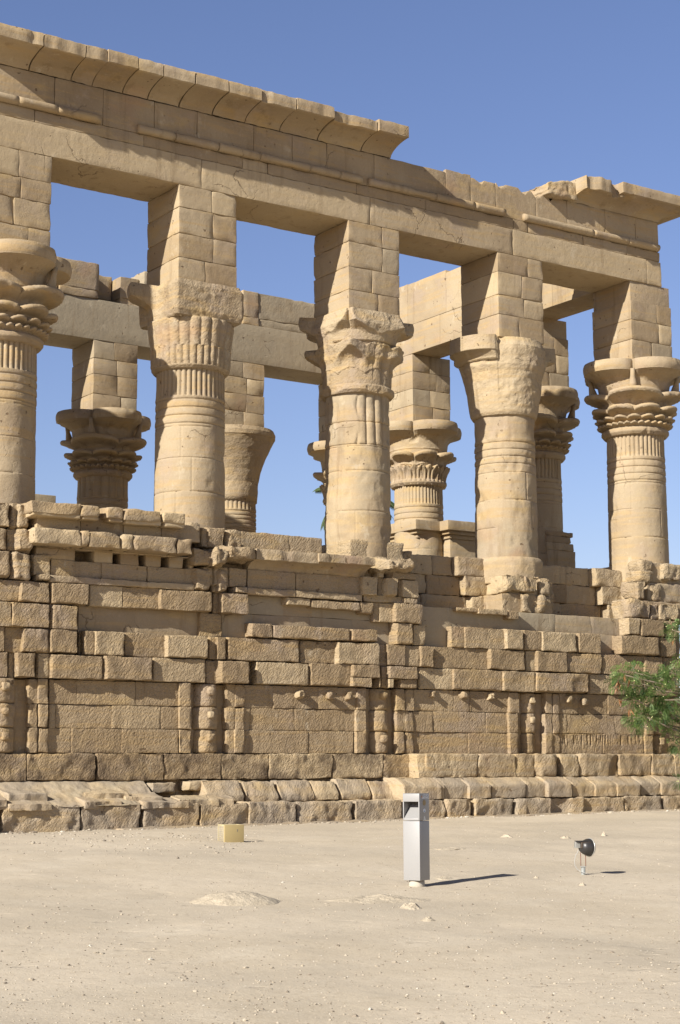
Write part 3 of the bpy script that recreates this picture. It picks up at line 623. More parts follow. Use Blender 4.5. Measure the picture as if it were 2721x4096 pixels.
# crumbled mortar slope at the left
xs_ = np.linspace(-1.85, xat(610, -.9, 1.2), 160); ts = np.linspace(0, 1, 34); X, T = np.meshgrid(xs_, ts, indexing='ij')
Pm = np.stack([X, -1.35+.85*T, 1.0+.46*T**1.25], -1); nn = fbm(Pm, 1.5, 4); st_ = np.round(fbm(Pm*np.array([1, 2.5, 2.5]), 1.3, 2)*3)/3
Pm[..., 2] += .02*nn + .03*np.abs(fbm(Pm, 3.5, 3))*np.sin(np.pi*T); Pm[..., 1] += .04*fbm(Pm, 3, 3) - .06*fbm(Pm*np.array([1, 0, 0]), .9, 2)
b.grid(Pm, tint=.7, rough=.1, cem=np.clip(nn*2+.2, 0, .7))
def ledge(c, a, e, y0, y1, th, **k):                  # flat broken slab lying on the slope
    z = 1.0+.46*((y0+1.35)/.85); sl_ = .46/.85*.4; o = RNG.uniform(0, 50, 3)
    def w(P): P = P.copy(); P[..., 2] += (P[..., 1]-y0)*sl_; P[..., 1] += .10*fbm(P*np.array([1, 0, 0])+o, 1.7, 3); P[..., 0] += .08*fbm(P*np.array([0, 1, 0])+o, 2.2, 2); return P
    rbox(b, xat(cpx(c, a), y0, z), xat(cpx(c, e), y0, z), y0, y1, z-.06, z+th*.7, r=.012, res=.04, amp=.016, chip=2.5, bulge=.014, rough=.25, tint=RNG.uniform(-.2, .7), warp=w, skip=())
for q_ in ((4, -90, 30, -1.30, -.7, .16), (4, 60, 330, -1.36, -1.0, .09), (4, 40, 285, -1.1, -.7, .15), (4, 520, 760, -1.33, -.9, .10), (4, 560, 830, -1.05, -.65, .10), (4, 800, 1010, -1.2, -.8, .10), (4, 890, 1180, -1.36, -1.0, .09), (4, 1120, 1365, -1.32, -.95, .11), (4, 1340, 1480, -1.34, -1.0, .13)  ): ledge(*q_)
for c, a, e, z0, z1, pr in ((4, 940, 1115, 1.20, 1.43, .34), (4, 1170, 1330, 1.24, 1.45, .3), (4, 1345, 1560, 1.18, 1.43, .36)): px_block(b, c, a, e, pr, z0, z1, r=.02, amp=.022, bulge=.03, rough=.3, tint=.4, cem=.3)
part(b, 'foot_course', FOOT, label='crumbling sloped course above the lowest stones')
b = B()
for c, a, e in ((4, -140, -6), (4, 2, 502), (4, 508, 886), (4, 896, 1250), (4, 1256, 1580), (5, 222, 534), (5, 538, 888), (5, 892, 1188), (5, 1190, 1470), (5, 1470, 1610), (6, 96, 274), (6, 276, 538), (6, 542, 764), (6, 762, 970), (6, 970, 1224), (6, 1222, 1462), (6, 1462, 1660)):
    px_block(b, c, a, e, .88, .2, 1.02, yb=-.3, r=.03, amp=.025, bulge=.04, rough=.8, cham=.22, tint=RNG.uniform(-.5, .4))
part(b, 'base_course', FOOT, label='lowest course of long weathered blocks')
b = B(); rbox(b, 1.0, 22., -1.62, -.5, .1, .60, r=.03, res=.15, amp=.03, rough=.2, tint=.3, warp=lambda P: P+np.stack([0*P[..., 0], 0*P[..., 0], .0085*(P[..., 0]-4)], -1), skip=())
part(b, 'foundation_ledge', FOOT)

# ---- upper screen wall, bay by bay
def bx(c, x, Y, z): return xat(cpx(c, x), Y, z)
b = B()                                              # bay 0 with its double cornice
for a, e in ((320, 635), (637, 924), (927, 1218)): px_block(b, 1, a, e, .03, 5.42, 5.74, **{**SM, 'rough': .7, 'amp': .012}); px_block(b, 1, a-5, e+3, .16, 5.285, 5.42, r=.018, amp=.008, rough=.4, cham=.15)
px_block(b, 1, 206, 316, .1, 5.4, 5.80); px_block(b, 1, 232, 322, .2, 5.29, 5.42)
for a, e in ((225, 640), (640, 1215)): px_block(b, 1, a, e, .02, 5.96, 5.99, **{**SM, 'rough': .2})
for a, e in ((225, 475), (590, 712), (757, 872), (915, 1012), (1062, 1152), (1188, 1218)): px_block(b, 1, a, e, .02, 5.73, 5.975, **{**SM, 'rough': .2, 'r': .03})
hole = []
part(b, 'screen_wall', label='screen wall with a double cornice between the left columns')
sw0 = bpy.context.scene.objects[-1] if False else None
b = B()
for a, e in ((218, 508), (510, 562), (564, 765), (767, 838), (840, 1112), (1114, 1206)):
    px_block(b, 1, a, e, .46, 5.98, 6.30, r=.06, amp=.009, bulge=.01, rough=.5, cham=0)
for a, e in ((232, 505), (507, 775), (777, 1012), (1014, 1255)): px_block(b, 1, a, e, .28, 6.28, 6.62, **{**SM, 'rough': .5})
for a, e in ((205, 512), (513, 632), (672, 778), (780, 1020), (1026, 1165)):
    px_block(b, 1, a, e, .52, 6.56, 6.80, r=.035, amp=.010, bulge=.01, rough=.5, cham=.06); px_block(b, 1, a+6, e-4, .47, 6.50, 6.60, r=.02, amp=.006, rough=.2, cham=.1)
part(b, 'screen_cornice')
b = B()                                              # bay 1, cornice broken
for a, e in ((222, 520), (525, 935)): px_block(b, 2, a, e, .05, 5.42, 5.82, **{**SM, 'rough': .7, 'amp': .012}); px_block(b, 2, a-3, e+3, .17, 5.285, 5.43, r=.018, amp=.008, rough=.4, cham=.15)
for a, e in ((100, 215), (5, 100), (-60, 5)): px_block(b, 2, a, e, RNG.uniform(.08, .2), 5.42, 5.82)
px_block(b, 2, 140, 222, .2, 5.285, 5.43)
for a, e, pr in ((940, 1042, .24), (1040, 1088, .02), (1085, 1168, .26), (1166, 1192, .04), (1190, 1296, .18)): px_block(b, 2, a, e, pr, 5.42, 5.84)
px_block(b, 2, 1200, 1292, .24, 5.29, 5.42); px_block(b, 2, 950, 1190, .1, 5.29, 5.45)
for a, e in ((182, 480), (480, 690)):
    boss(b, bx(2, a, .15, 6.4), bx(2, e, .15, 6.4), .15, .95, 6.12, 6.72, rough=.8, tint=-.2)
part(b, 'screen_wall', label='screen wall with a broken single cornice')
b = B()
sweep_x(b, [(o+.45+.02, z) for o, z in cavetto(5.8, 6.04, 6.22, .46, back=.9)], bx(2, 676, Y0-.5, 6.1), bx(2, 1026, Y0-.5, 6.1), amp=.02, er=.08, rough=.4)
sweep_x(b, [(o+.45+.02, z) for o, z in cavetto(5.8, 6.0, 6.22, .40, back=.9)], bx(2, 286, Y0-.45, 6.1), bx(2, 672, Y0-.45, 6.1), amp=.03, er=.16, rough=.5)
px_block(b, 2, 100, 292, .5, 5.92, 6.26, r=.09, amp=.04, bulge=.06); px_block(b, 2, 10, 120, .44, 5.80, 6.2, r=.1, amp=.05, bulge=.08)
px_block(b, 2, 1040, 1082, .1, 5.84, 6.28); px_block(b, 2, 1078, 1282, .42, 5.95, 6.30, r=.09, amp=.05, bulge=.07); px_block(b, 2, 1120, 1285, .22, 5.82, 6.0)
part(b, 'screen_cornice')
for lo_, hi_, xa, xb in ((8.75, 11.75, 8.6, 11.9), (12.9, 16.2, 12.9, 16.3)):          # bays 2 and 3: only the inner face is left
    b = B()
    for i, (z0, z1) in enumerate(((5.25, 5.74), (5.74, 6.2), (6.2, 6.66))):
        xs = np.sort(np.concatenate([[xa, xb], xa+(xb-xa)*np.array([.40+.05*i, .80-.06*i])]))
        for j, (a, e) in enumerate(zip(xs[:-1], xs[1:])):
            boss(b, a, e, .82-RNG.uniform(0, .06)-(.24 if j == 2 else 0), 1.4, z0-.02, z1-.02, r=.03, amp=.02, bulge=.03, rough=.6)
    part(b, 'screen_wall', label='low broken screen wall behind the repaired ledge')
    b = B(); rbox(b, xa, xb, .95, 1.3, 5.2, 6.55, r=.03, res=.3, skip=(), tint=-.3); 
    o = part(b, 'wall_core')
# ---- pillar stumps that carry the columns
def stump(label, rows, px_rows=(), ero=.5):
    b = B()
    for x0, x1, y0, y1, z0, z1, kw in rows: boss(b, x0, x1, y0, y1, z0, z1, **kw)
    for c, a, e, pr, z0, z1 in px_rows: px_block(b, c, a, e, pr, z0, z1, r=.012+.03*ero, amp=.012+.028*ero, bulge=.015+.065*ero, cham=.6+.7*ero, tint=RNG.uniform(-.7, .7))
    return part(b, 'pillar_stump', label=label)
FINE = dict(r=.03, amp=.012, bulge=.02, rough=.3, cham=0)
stump('rough pillar stump at the left edge', [(-1.5, -.05, -.2, 1.3, 5.2, 6.72, dict(r=.03))],
      [(1, -60, 68, .2, 6.28, 6.78), (1, 70, 118, .05, 6.28, 6.78), (1, 116, 185, .18, 6.3, 6.76), (1, -60, 45, .14, 5.85, 6.26), (1, 46, 105, .02, 5.85, 6.26), (1, 103, 215, .26, 5.84, 6.25), (1, -60, 66, .2, 5.32, 5.83), (1, 66, 130, .02, 5.3, 5.83), (1, 84, 204, .24, 5.30, 5.80)])
stump('rough pillar stump under the column with the square block', [(2.95, 4.42, -.1, 1.3, 5.2, 6.6, dict(r=.06))],
      [(1, 1262, 1312, .1, 6.2, 6.62), (1, 1310, 1420, .2, 6.2, 6.64), (1, 1425, 1520, .12, 6.22, 6.62), (1, 1190, 1260, .22, 6.3, 6.7), (1, 1215, 1330, .3, 5.80, 6.16), (1, 1335, 1392, .16, 5.78, 6.2), (1, 1225, 1330, .26, 5.3, 5.76), (1, 1332, 1372, .06, 5.3, 5.76), (1, 1370, 1425, .24, 5.3, 5.74)])
stump('pillar stump with a squared block under the broken column', [(7.36, 8.85, .0, 1.3, 6.16, 6.74, dict(r=.04, amp=.015, bulge=.03)), (8.78, 9.15, .1, 1.2, 6.1, 6.6, dict(r=.15)), (7.36, 8.95, .0, 1.3, 5.2, 6.18, FINE)])
stump('pillar stump under the eroded column', [(11.60, 13.15, -.12, 1.4, 5.24, 5.74, FINE), (11.68, 13.15, -.05, 1.4, 5.74, 6.16, FINE)],
      [(3, 455, 585, .1-.45, 5.30, 5.78), (3, 585, 640, -.2, 5.30, 5.74), (3, 640, 690, -.3, 5.32, 5.76), (3, 690, 735, -.22, 5.34, 5.7), (3, 480, 600, -.24, 5.8, 6.2), (3, 600, 690, -.18, 5.78, 6.2), (3, 690, 745, -.3, 5.8, 6.14), (3, 700, 770, -.5, 5.36, 6.1)], ero=1.)
b = B(); revolve(b, lambda T, Z: .86+.0*T+.02*fbm(np.stack([np.cos(T), np.sin(T), Z], -1), 3, 3)-.06*np.exp(-((6.66-Z)/.05)**2), np.linspace(6.02, 6.66, 16), 120, cx=fx[3], cy=AXY, tint=.5, rough=.3)
part(b, 'column_base')
stump('tall broken pillar stump at the right corner', [(16.02, 17.45, -.42, 1.4, 5.24, 5.76, FINE), (16.08, 17.4, -.36, 1.4, 5.76, 6.24, FINE), (16.15, 17.4, -.28, 1.4, 6.24, 6.76, FINE), (16.0, 17.42, -.1, 1.4, 4.4, 5.24, FINE)],
      [(3, 1330, 1405, -.1, 6.52, 6.78), (3, 1318, 1400, -.05, 6.26, 6.5), (3, 1405, 1460, -.2, 6.3, 6.76), (3, 1462, 1575, -.0, 6.3, 6.74), (3, 1300, 1350, .05, 5.78, 6.24), (3, 1390, 1450, -.05, 5.78, 6.2), (3, 1452, 1520, -.1, 5.76, 6.22), (3, 1250, 1385, .15, 5.3, 5.76), (3, 1386, 1440, .05, 5.3, 5.72), (3, 1442, 1562, .12, 5.3, 5.7)], ero=1.)
# ---- return walls and rear wall (seen from the side, and they shade the inside)
def plain_wall(x0, x1, y0, y1, name='side_wall'):
    b = B(); zz = np.arange(.2, 6.7, .52); along = (y1-y0) > (x1-x0); lo_, hi_ = (y0, y1) if along else (x0, x1)
    for i, (a, c) in enumerate(zip(zz[:-1], zz[1:])):
        ss = np.arange(lo_-(.6 if i % 2 else 0), hi_+1.3, 1.3); ss = np.clip(ss, lo_, hi_)
        for p, q in zip(ss[:-1], ss[1:]):
            if q-p < .1: continue
            A = dict(r=.03, res=.4, amp=.015, skip=(), rough=.6)
            if along: rbox(b, x0, x1, p+.006, q-.006, a+.004, c-.004, **A)
            else: rbox(b, p+.006, q-.006, y0, y1, a+.004, c-.004, **A)
    part(b, name)
plain_wall(16.3, 17.4, .97, 8.6); plain_wall(16.3, 17.4, 9.3, 14.5); plain_wall(-1.7, -.4, .97, 6.2); plain_wall(-1.7, -.4, 8.6, 14.5); plain_wall(-1.6, 17.4, 13.3, 14.6, 'rear_wall')
q = face(150, 1983, 13.6); b = B(); rbox(b, q[0]-.6, face(207, 1983, 13.6)[0], 13.3, 14.4, 6.0, q[2], r=.02, res=.3, skip=(), tint=-.2, cem=.7); part(b, 'wall_fragment')

# ================================================================== GROUND
def ground_mat():
    t = NT('sandy_ground'); p = t.pos()
    c = t.mix(t.ramp(t.noise(p, .35, 4), .35, .68), (.62, .525, .395), (.56, .47, .345))
    c = t.mix(t.math('MULTIPLY', t.ramp(t.noise(p, .9, 4), .5, .7), .5), c, (.63, .545, .42))
    c = t.mix(t.math('MULTIPLY', t.ramp(t.noise(p, 9, 4, .7), .5, .75), .45), c, (.40, .32, .215)); c = t.mix(t.math('MULTIPLY', t.ramp(t.noise(t.mapping(p, (1, 1.6, 1), (0, 0, .5)), .22, 5, .6), .46, .62), .6), c, (.50, .425, .32)); c = t.mix(t.math('MULTIPLY', t.ramp(t.noise(p, 34, 3, .7), .56, .70), .5), c, (.72, .64, .50)); c = t.mix(t.math('MULTIPLY', t.ramp(t.noise(p, 41, 3, .7), .58, .72), .5), c, (.30, .235, .155))
    v = t.n('ShaderNodeTexVoronoi'); v.inputs['Scale'].default_value = 16; t.l(p, v.inputs['Vector'])
    c = t.mix(t.math('MULTIPLY', t.ramp(v.outputs['Distance'], .22, .1), t.ramp(t.noise(p, 1.3, 3), .42, .6, 0, .75)), c, t.mix(t.ramp(t.n('ShaderNodeSeparateColor').outputs[0], 0, 1), (.6, .54, .45), (.34, .28, .21)))
    c = t.mix(1., c, (.825, .825, .825), 'MULTIPLY'); t.l(c, t.b.inputs['Base Color']); t.b.inputs['Roughness'].default_value = .95; t.b.inputs['Specular IOR Level'].default_value = .1
    b1 = t.bump(t.noise(p, 55, 3, .6), .35, .012); fv = t.n('ShaderNodeTexVoronoi'); fv.inputs['Scale'].default_value = 1.5; t.l(t.mapping(p, (1, 2.1, 1), (0, 0, .7)), fv.inputs['Vector']); dent = t.math('MULTIPLY', t.ramp(fv.outputs['Distance'], .10, .22, -1., 0.), t.ramp(t.noise(p, .5, 2), .44, .56)); b1 = t.bump(dent, .3, .03, b1)
    b2 = t.bump(t.noise(p, 15, 3, .55), .22, .02, t.bump(t.noise(p, 3.2, 3, .5), .16, .06, b1)); t.l(b2, t.b.inputs['Normal']); return t.m
b = B()
gx = np.unique(np.concatenate([np.linspace(-3000, -60, 20), np.linspace(-60, -22, 16), np.arange(-22, 26, .14), np.linspace(26, 70, 18), np.linspace(70, 3000, 20)]))
gy = np.unique(np.concatenate([np.linspace(-400, -34, 12), np.arange(-34, -.6, .14), np.linspace(-.6, 40, 30), np.linspace(40, 4000, 30)]))
X, Y = np.meshgrid(gx, gy, indexing='ij'); Z = gz(X, Y)
near = (np.abs(X-2) < 26) & (Y < 0) & (Y > -36); q = np.stack([X, Y, 0*X], -1)
Z = Z + np.where(near, .022*fbm(q, .6, 3) + .007*fbm(q, 3.2, 2), 0)
b.grid(np.stack([X, Y, Z], -1), tint=0.)
g = b.build('ground', ground_mat()); g['kind'] = 'structure'
def gnd(x, y): return float(gz(x, y)) + float(.022*fbm(np.array([[x, y, 0.]]), .6, 3)[0])

# pebbles too many to count
ico = np.array([(0, 0, 1)]+[(math.cos(a)*.9, math.sin(a)*.9, .42) for a in np.arange(5)*2*math.pi/5]+[(math.cos(a)*.9, math.sin(a)*.9, -.42) for a in np.arange(5)*2*math.pi/5+.63]+[(0, 0, -1)])
def icof():
    f = []
    for i in range(5):
        j = (i+1) % 5; f += [(0, 1+i, 1+j, 1+j), (1+i, 6+i, 1+j, 1+j), (1+j, 6+i, 6+j, 6+j), (11, 6+j, 6+i, 6+i)]
    return np.array(f)
IF = icof()
def pebbles(name, n, gen, mat):
    b = B()
    for _ in range(n):
        x, y, s = gen(); z = gnd(x, y); v = ico*np.array([1, RNG.uniform(.6, 1), RNG.uniform(.35, .7)])*s*(1+RNG.uniform(-.22, .22, (12, 1)))
        a = RNG.uniform(0, 6.28); c_, s_ = math.cos(a), math.sin(a); v = np.stack([v[:, 0]*c_-v[:, 1]*s_, v[:, 0]*s_+v[:, 1]*c_, v[:, 2]], 1)+(x, y, z+s*.15)
        b.add(v, IF, tint=RNG.uniform(-1, 1))
    return b.build(name, mat, smooth=False)
def peb_mat():
    t = NT('pebble'); tn = t.attr('tint')
    c = t.mix(t.ramp(tn, -1, .2), (.26, .21, .155), (.47, .40, .30)); c = t.mix(t.ramp(tn, .75, 1.), c, (.60, .55, .46))
    c = t.mix(1., c, (.82, .82, .82), 'MULTIPLY'); t.l(c, t.b.inputs['Base Color']); t.b.inputs['Roughness'].default_value = .9; return t.m
PEB = peb_mat()
def gen_field():
    px = RNG.uniform(-80, 2800); py = 3290+(4096+40-3290)*RNG.random()**1.05; q = ground(px, py)
    return q[0], q[1], min(.03, RNG.lognormal(-5.05, .45))
gr = pebbles('gravel', 6500, gen_field, PEB); gr['kind'] = 'stuff'
def gen_white():
    px = RNG.uniform(0, 1000)+RNG.normal()*30; py = 3330+abs(RNG.normal())*40+max(0, (px-600))*.02; q = ground(px, py)
    return q[0], min(q[1], -1.5), min(.05, RNG.lognormal(-4.2, .4))
def gen_foot():
    x = RNG.uniform(-2, 18); y = -1.36-abs(RNG.normal())*.22-(.3 if x > 1 else 0)
    return x, y, min(.09, RNG.lognormal(-4.0, .5))
fr = pebbles('foot_rubble', 520, gen_foot, PEB); fr['kind'] = 'stuff'
rb = pebbles('stone_rubble', 420, gen_white, PEB); rb['kind'] = 'stuff'
# bedrock and single stones one can point at
def rock_mat():
    t = NT('bedrock'); p = t.pos(); c = t.mix(t.ramp(t.noise(p, 6, 5, .65), .35, .7), (.57, .478, .345), (.46, .38, .27)); c = t.mix(t.math('MULTIPLY', t.ramp(t.noise(p, 22, 3, .6), .58, .72), .5), c, (.30, .24, .16))
    c = t.mix(1., c, (.80, .80, .80), 'MULTIPLY'); t.l(c, t.b.inputs['Base Color']); t.b.inputs['Roughness'].default_value = .95; t.l(t.bump(t.noise(p, 14, 5, .65), .6, .05), t.b.inputs['Normal']); return t.m
ROCK = rock_mat()
def rock(px, py, wpx, h, dep, label, seed, rough=.15, cat='rock', rot=None):
    q = ground(px, py); dist = np.linalg.norm(q-CAM); w_ = wpx*dist/F_PX/2; b = B(); n = 40 if wpx > 80 else 14
    th = np.linspace(0, 2*math.pi, n*2, endpoint=False); ph = np.linspace(0, 1.15, n); T, Pp = np.meshgrid(th, ph)
    P = np.stack([Pp*np.cos(T), Pp*np.sin(T), 0*T], -1); o = np.array([seed*7.1, seed*3.3, 0]); q2 = P*np.array([1, dep/w_ if dep < w_ else 1, 1])
    P[..., :2] *= (1+rough*1.2*fbm(P+o, 1.3, 3))[..., None]; P[..., 2] = (1-Pp**2)*(1+rough*2.2*fbm(q2+o, 2.2, 4)) + rough*.8*np.abs(fbm(q2+o, 5., 3))*np.clip(1.1-Pp, 0, 1)
    P = P*np.array([w_, dep, h]); a = -YAW
    P = np.stack([P[..., 0]*math.cos(a)-P[..., 1]*math.sin(a), P[..., 0]*math.sin(a)+P[..., 1]*math.cos(a), P[..., 2]], -1)
    b.grid(P, closed=True, tint=RNG.uniform(-.4, .6), rough=.25)
    o_ = b.build('rock', ROCK); o_.location = (q[0], q[1], gnd(q[0], q[1])-.01); return tag(o_, label, cat)
rock(942, 3606, 360, .115, .5, 'broad smooth pale bedrock hump in the sand, left of the grey pillar', 1, .07, 'bedrock')
rock(1500, 3600, 460, .06, .4, 'long low ragged bedrock ridge in front of the grey pillar', 2, .2, 'bedrock')
rock(1645, 3638, 90, .06, .16, 'small dark pitted rock at the foot of the long ridge', 3, .25)
rock(1715, 3680, 62, .04, .1, 'small flat pale stone nearest the long bedrock ridge', 4, .2)
rock(1775, 3510, 90, .025, .22, 'low bedrock patch just right of the grey pillar base', 5, .22, 'bedrock')
rock(1800, 3396, 190, .022, .3, 'thin crumbly gravel ridge between grey pillar and floodlight', 6, .3, 'bedrock')
rock(2028, 3350, 52, .05, .12, 'brown flat stone on the sand before the wall, midway along', 7, .25)
rock(2262, 3353, 46, .05, .12, 'pale flat stone on the sand left above the floodlight', 8, .2)
rock(2415, 3342, 24, .06, .08, 'small upright brown stone beyond the floodlight', 9, .25)
rock(2330, 3542, 32, .04, .07, 'grey stone on the sand just in front of the floodlight', 10, .2)
rock(2012, 4052, 28, .025, .04, 'dark pebble alone near the bottom edge of the picture', 11, .15)
rock(2145, 3514, 24, .03, .06, 'dark clod on the sand left of the floodlight post', 12, .3)
rock(1210, 3862, 20, .02, .03, 'dark little stone in the open sand in the foreground', 13, .25)

# ================================================================== OBJECTS ON THE GROUND
GREY = plain('grey_painted_metal', (.29, .28, .265), .42, .1, .05, 3)
DARKIN = plain('dark_inside', (.13, .12, .105), .8)
# ---- litter bin post
q = ground(1668, 3541); dv = CAM[:2]-q[:2]; phi = math.atan2(dv[1], dv[0]) - R(31)       # slot face turned to the left of the camera
root = empty('litter_bin', (q[0], q[1], gnd(q[0], q[1])-.01)); root.rotation_euler = (0, 0, phi+R(90))   # local -Y is the slot face
tag(root, 'light grey square metal pillar bin with a slanted slot near its top', 'bin')
s = .118; hb = 1.135
b = B(); box(b, -s, s, -s, s, .085, .80); bo = b.build('body', GREY, root)
b = B()
box(b, -s, s, -s, -s+.006, 1.035, hb-.004); box(b, -s, -s+.014, -s, -s+.006, .806, 1.035); box(b, s-.014, s, -s, -s+.006, .806, 1.035); box(b, -s+.014, s-.014, -s, -s+.006, .806, .835)
box(b, -s, -s+.006, -s+.006, s, .806, hb-.004); box(b, s-.006, s, -s+.006, s, .806, hb-.004); box(b, -s+.006, s-.006, s-.006, s, .806, hb-.004); box(b, -s-.002, s+.002, -s-.002, s+.002, hb-.004, hb)
ho = b.build('hood', GREY, root)
b = B(); c_ = np.array([[[-s+.014, -s+.006, .835], [s-.014, -s+.006, .835]], [[-s+.014, .05, 1.0], [s-.014, .05, 1.0]]]); b.grid(c_, tint=0); b.grid(c_-np.array([0, 0, .004]), tint=0)
b.build('chute', GREY, root, smooth=False)
b = B(); box(b, -s+.01, s-.01, .052, .06, .90, 1.10); b.build('inner_panel', DARKIN, root)
b = B(); tube(b, [(0, 0, -.1), (0, 0, .02), (0, 0, .085)], [.10, .098, .095], 24); b.build('base_plinth', plain('base_concrete', (.40, .355, .28), .9, 0, .2, 30), root)
def sticker(y, z, r_, mat, name, poly=None, sx=1.):
    b = B(); a = np.linspace(0, 2*math.pi, 28, endpoint=False); x0 = s+.001
    ring = np.stack([np.full(28, x0+.002), y+sx*r_*np.cos(a), z+r_*np.sin(a)], 1); cen = np.repeat([[x0+.002, y, z]], 28, 0); back = ring.copy(); back[:, 0] = x0-.002
    b.grid(np.stack([cen, ring, back]), closed=True); return b.build(name, mat, root, smooth=False)
WH = plain('white_sticker', (.8, .82, .84), .5); BL = plain('blue_ink', (.05, .12, .25), .5); BR = plain('bronze_disc', (.28, .20, .09), .5, .3); OR = plain('orange_ink', (.55, .22, .08), .5); GS = plain('grey_sticker', (.62, .62, .60), .5)
sticker(.0, 1.022, .036, BR, 'bronze_disc')
st = sticker(.0, .925, .024, WH, 'round_sticker'); b = B(); box(b, s+.0035, s+.0045, -.006, .006, .912, .93, tint=0); box(b, s+.0035, s+.0045, -.010, .010, .906, .914, tint=0); box(b, s+.0035, s+.0045, -.005, .005, .934, .942, tint=0); b.build('blue_figure', BL, st)
b = B()
for y0_, y1_, z0_, z1_ in ((-.032, .032, .806, .816), (-.022, .026, .818, .828), (-.016, .018, .83, .842), (-.012, .010, .844, .858)): box(b, s+.001, s+.003, y0_, y1_, z0_, z1_, tint=0)
b.build('emblem_sticker', GS, root)
b = B(); box(b, s+.001, s+.003, -.058, .112, 1.075, 1.082, tint=0); box(b, s+.001, s+.003, -.03, .112, 1.122, 1.126, tint=0); box(b, s+.001, s+.003, -.03, .10, 1.112, 1.116, tint=0)
for i in range(7):
    y_0 = -.04+i*.023
    box(b, s+.001, s+.003, y_0, y_0+.006, 1.085, 1.108-.006*(i % 2), tint=0); box(b, s+.001, s+.003, y_0+.006, y_0+.015, (1.102, 1.085, 1.094)[i % 3], (1.107, 1.090, 1.099)[i % 3], tint=0)
ls = b.build('lettered_sticker', WH, root)
b = B(); box(b, s+.001, s+.003, -.068, -.05, 1.084, 1.107, tint=0); b.build('orange_mark', OR, ls)
# ---- yellow cabinet
YEL = plain('ochre_painted_metal', (.33, .25, .11), .55, 0, .06, 6); YEL2 = plain('pale_ochre_edge', (.54, .45, .25), .5)
q = ground(938, 3369); m_ = np.linalg.norm(q-CAM)/F_PX; W_ = 79*m_/math.cos(YAW-.03); H_ = 70*m_; D_ = W_*.95
root = empty('floodlight_cabinet', (q[0], q[1], gnd(q[0], q[1])-.01)); root.rotation_euler = (0, 0, R(-10)); tag(root, 'ochre yellow metal cabinet with wire side frame standing by the wall foot', 'cabinet')
W_ = 79*m_*1.02; h2 = W_/2
b = B(); box(b, -h2, h2, 0, D_*.12, 0, H_, tint=0); d = b.build('door_panel', YEL, root)
b = B(); box(b, h2*.28, h2*.33, -.004, .001, H_*.62, H_*.76, tint=0); b.build('lock_slot', DARKIN, d)
b = B(); t_ = .012; d2 = W_*.98
for x in (-h2, h2-t_):
    box(b, x, x+t_, d2-t_, d2, 0, H_, tint=0); box(b, x, x+t_, D_*.12, d2, H_-t_*1.3, H_, tint=0); box(b, x, x+t_, D_*.12+.001, D_*.12+t_, 0, H_, tint=0)
box(b, -h2, h2, d2-t_, d2, H_-t_, H_+.001, tint=0); b.build('frame', YEL2, root)
b = B()
for i in range(1, 9): tube(b, [(-h2+.006, D_*.12, H_*i/9), (-h2+.006, d2, H_*i/9)], .0022, 5)
for i in range(1, 4): tube(b, [(-h2+.006, D_*.12+(d2-D_*.12)*i/4, 0), (-h2+.006, D_*.12+(d2-D_*.12)*i/4, H_)], .0022, 5)
b.build('wire_mesh', YEL2, root)
# ---- floodlight
BLK = plain('black_housing', (.035, .032, .03), .38, .2, .2, 8); GRM = plain('grey_gear_case', (.30, .29, .26), .5, .2); RUST = plain('rusty_bracket', (.16, .075, .045), .8)
q = ground(2334, 3502); m_ = np.linalg.norm(q-CAM)/F_PX/6.03                   # metres per zoomed pixel
root = empty('floodlight', (q[0], q[1], gnd(q[0], q[1])-.02)); root.rotation_euler = (0, 0, -YAW)
tag(root, 'black round floodlight on a short grey post, aimed away from the viewer', 'floodlight')
def fl(x, y): return (x-455)*m_, (1105-y)*m_
b = B(); tube(b, [(0, 0, -.1), (0, 0, .02), (0, 0, fl(0, 900)[1])], 50*m_, 20); po = b.build('post', plain('post_grey', (.24, .245, .225), .6), root)
b = B(); box(b, -66*m_, 66*m_, -50*m_, 50*m_, fl(0, 895)[1], fl(0, 872)[1], tint=0); b.build('mounting_plate', GRM, po)
b = B(); za, zb_ = fl(0, 875)[1], fl(0, 570)[1]
for x in (402, 517): X_ = fl(x, 0)[0]; box(b, X_-9*m_, X_+9*m_, -12*m_, 12*m_, za, zb_, tint=0)
box(b, fl(393, 0)[0], fl(526, 0)[0], -11*m_, 11*m_, zb_, zb_+12*m_, tint=0); b.build('bracket', RUST, root)
hz = (fl(0, 445)[1]); ax = np.array([.86, .50, -.06]); ax /= np.linalg.norm(ax)
c0 = np.array([fl(585, 0)[0], 0, hz+4*m_])
b = B()
def lathe_dir(b, c0, ax, prof, n=40):
    e = np.cross(ax, (0, 0, 1)); e /= np.linalg.norm(e); f = np.cross(e, ax); a = np.linspace(0, 2*math.pi, n, endpoint=False)
    P = np.array([[c0+ax*d+rr*(math.cos(t)*e+math.sin(t)*f) for t in a] for d, rr in prof]); b.grid(P, closed=True)
u = 205*m_
ho = None
b = B(); lathe_dir(b, c0, ax, [(-1.0*u, 0), (-1.0*u, .55*u), (-.6*u, .80*u), (-.15*u, .97*u), (.12*u, 1.0*u), (.12*u, 0)]); ho = b.build('housing', BLK, root)
b = B(); lathe_dir(b, c0, ax, [(.12*u, .9*u), (.12*u, 1.05*u), (.18*u, 1.06*u), (.2*u, 1.0*u), (.2*u, .9*u)]); b.build('rim', plain('bright_rim', (.40, .38, .34), .4, .3), ho)
b = B(); lathe_dir(b, c0, ax, [(.19*u, .98*u), (.34*u, .93*u), (.48*u, .72*u), (.55*u, .4*u), (.58*u, 0)])
gl = NT('dark_lens'); gl.b.inputs['Base Color'].default_value = (.05, .05, .055, 1); gl.b.inputs['Roughness'].default_value = .08; b.build('lens', gl.m, ho)
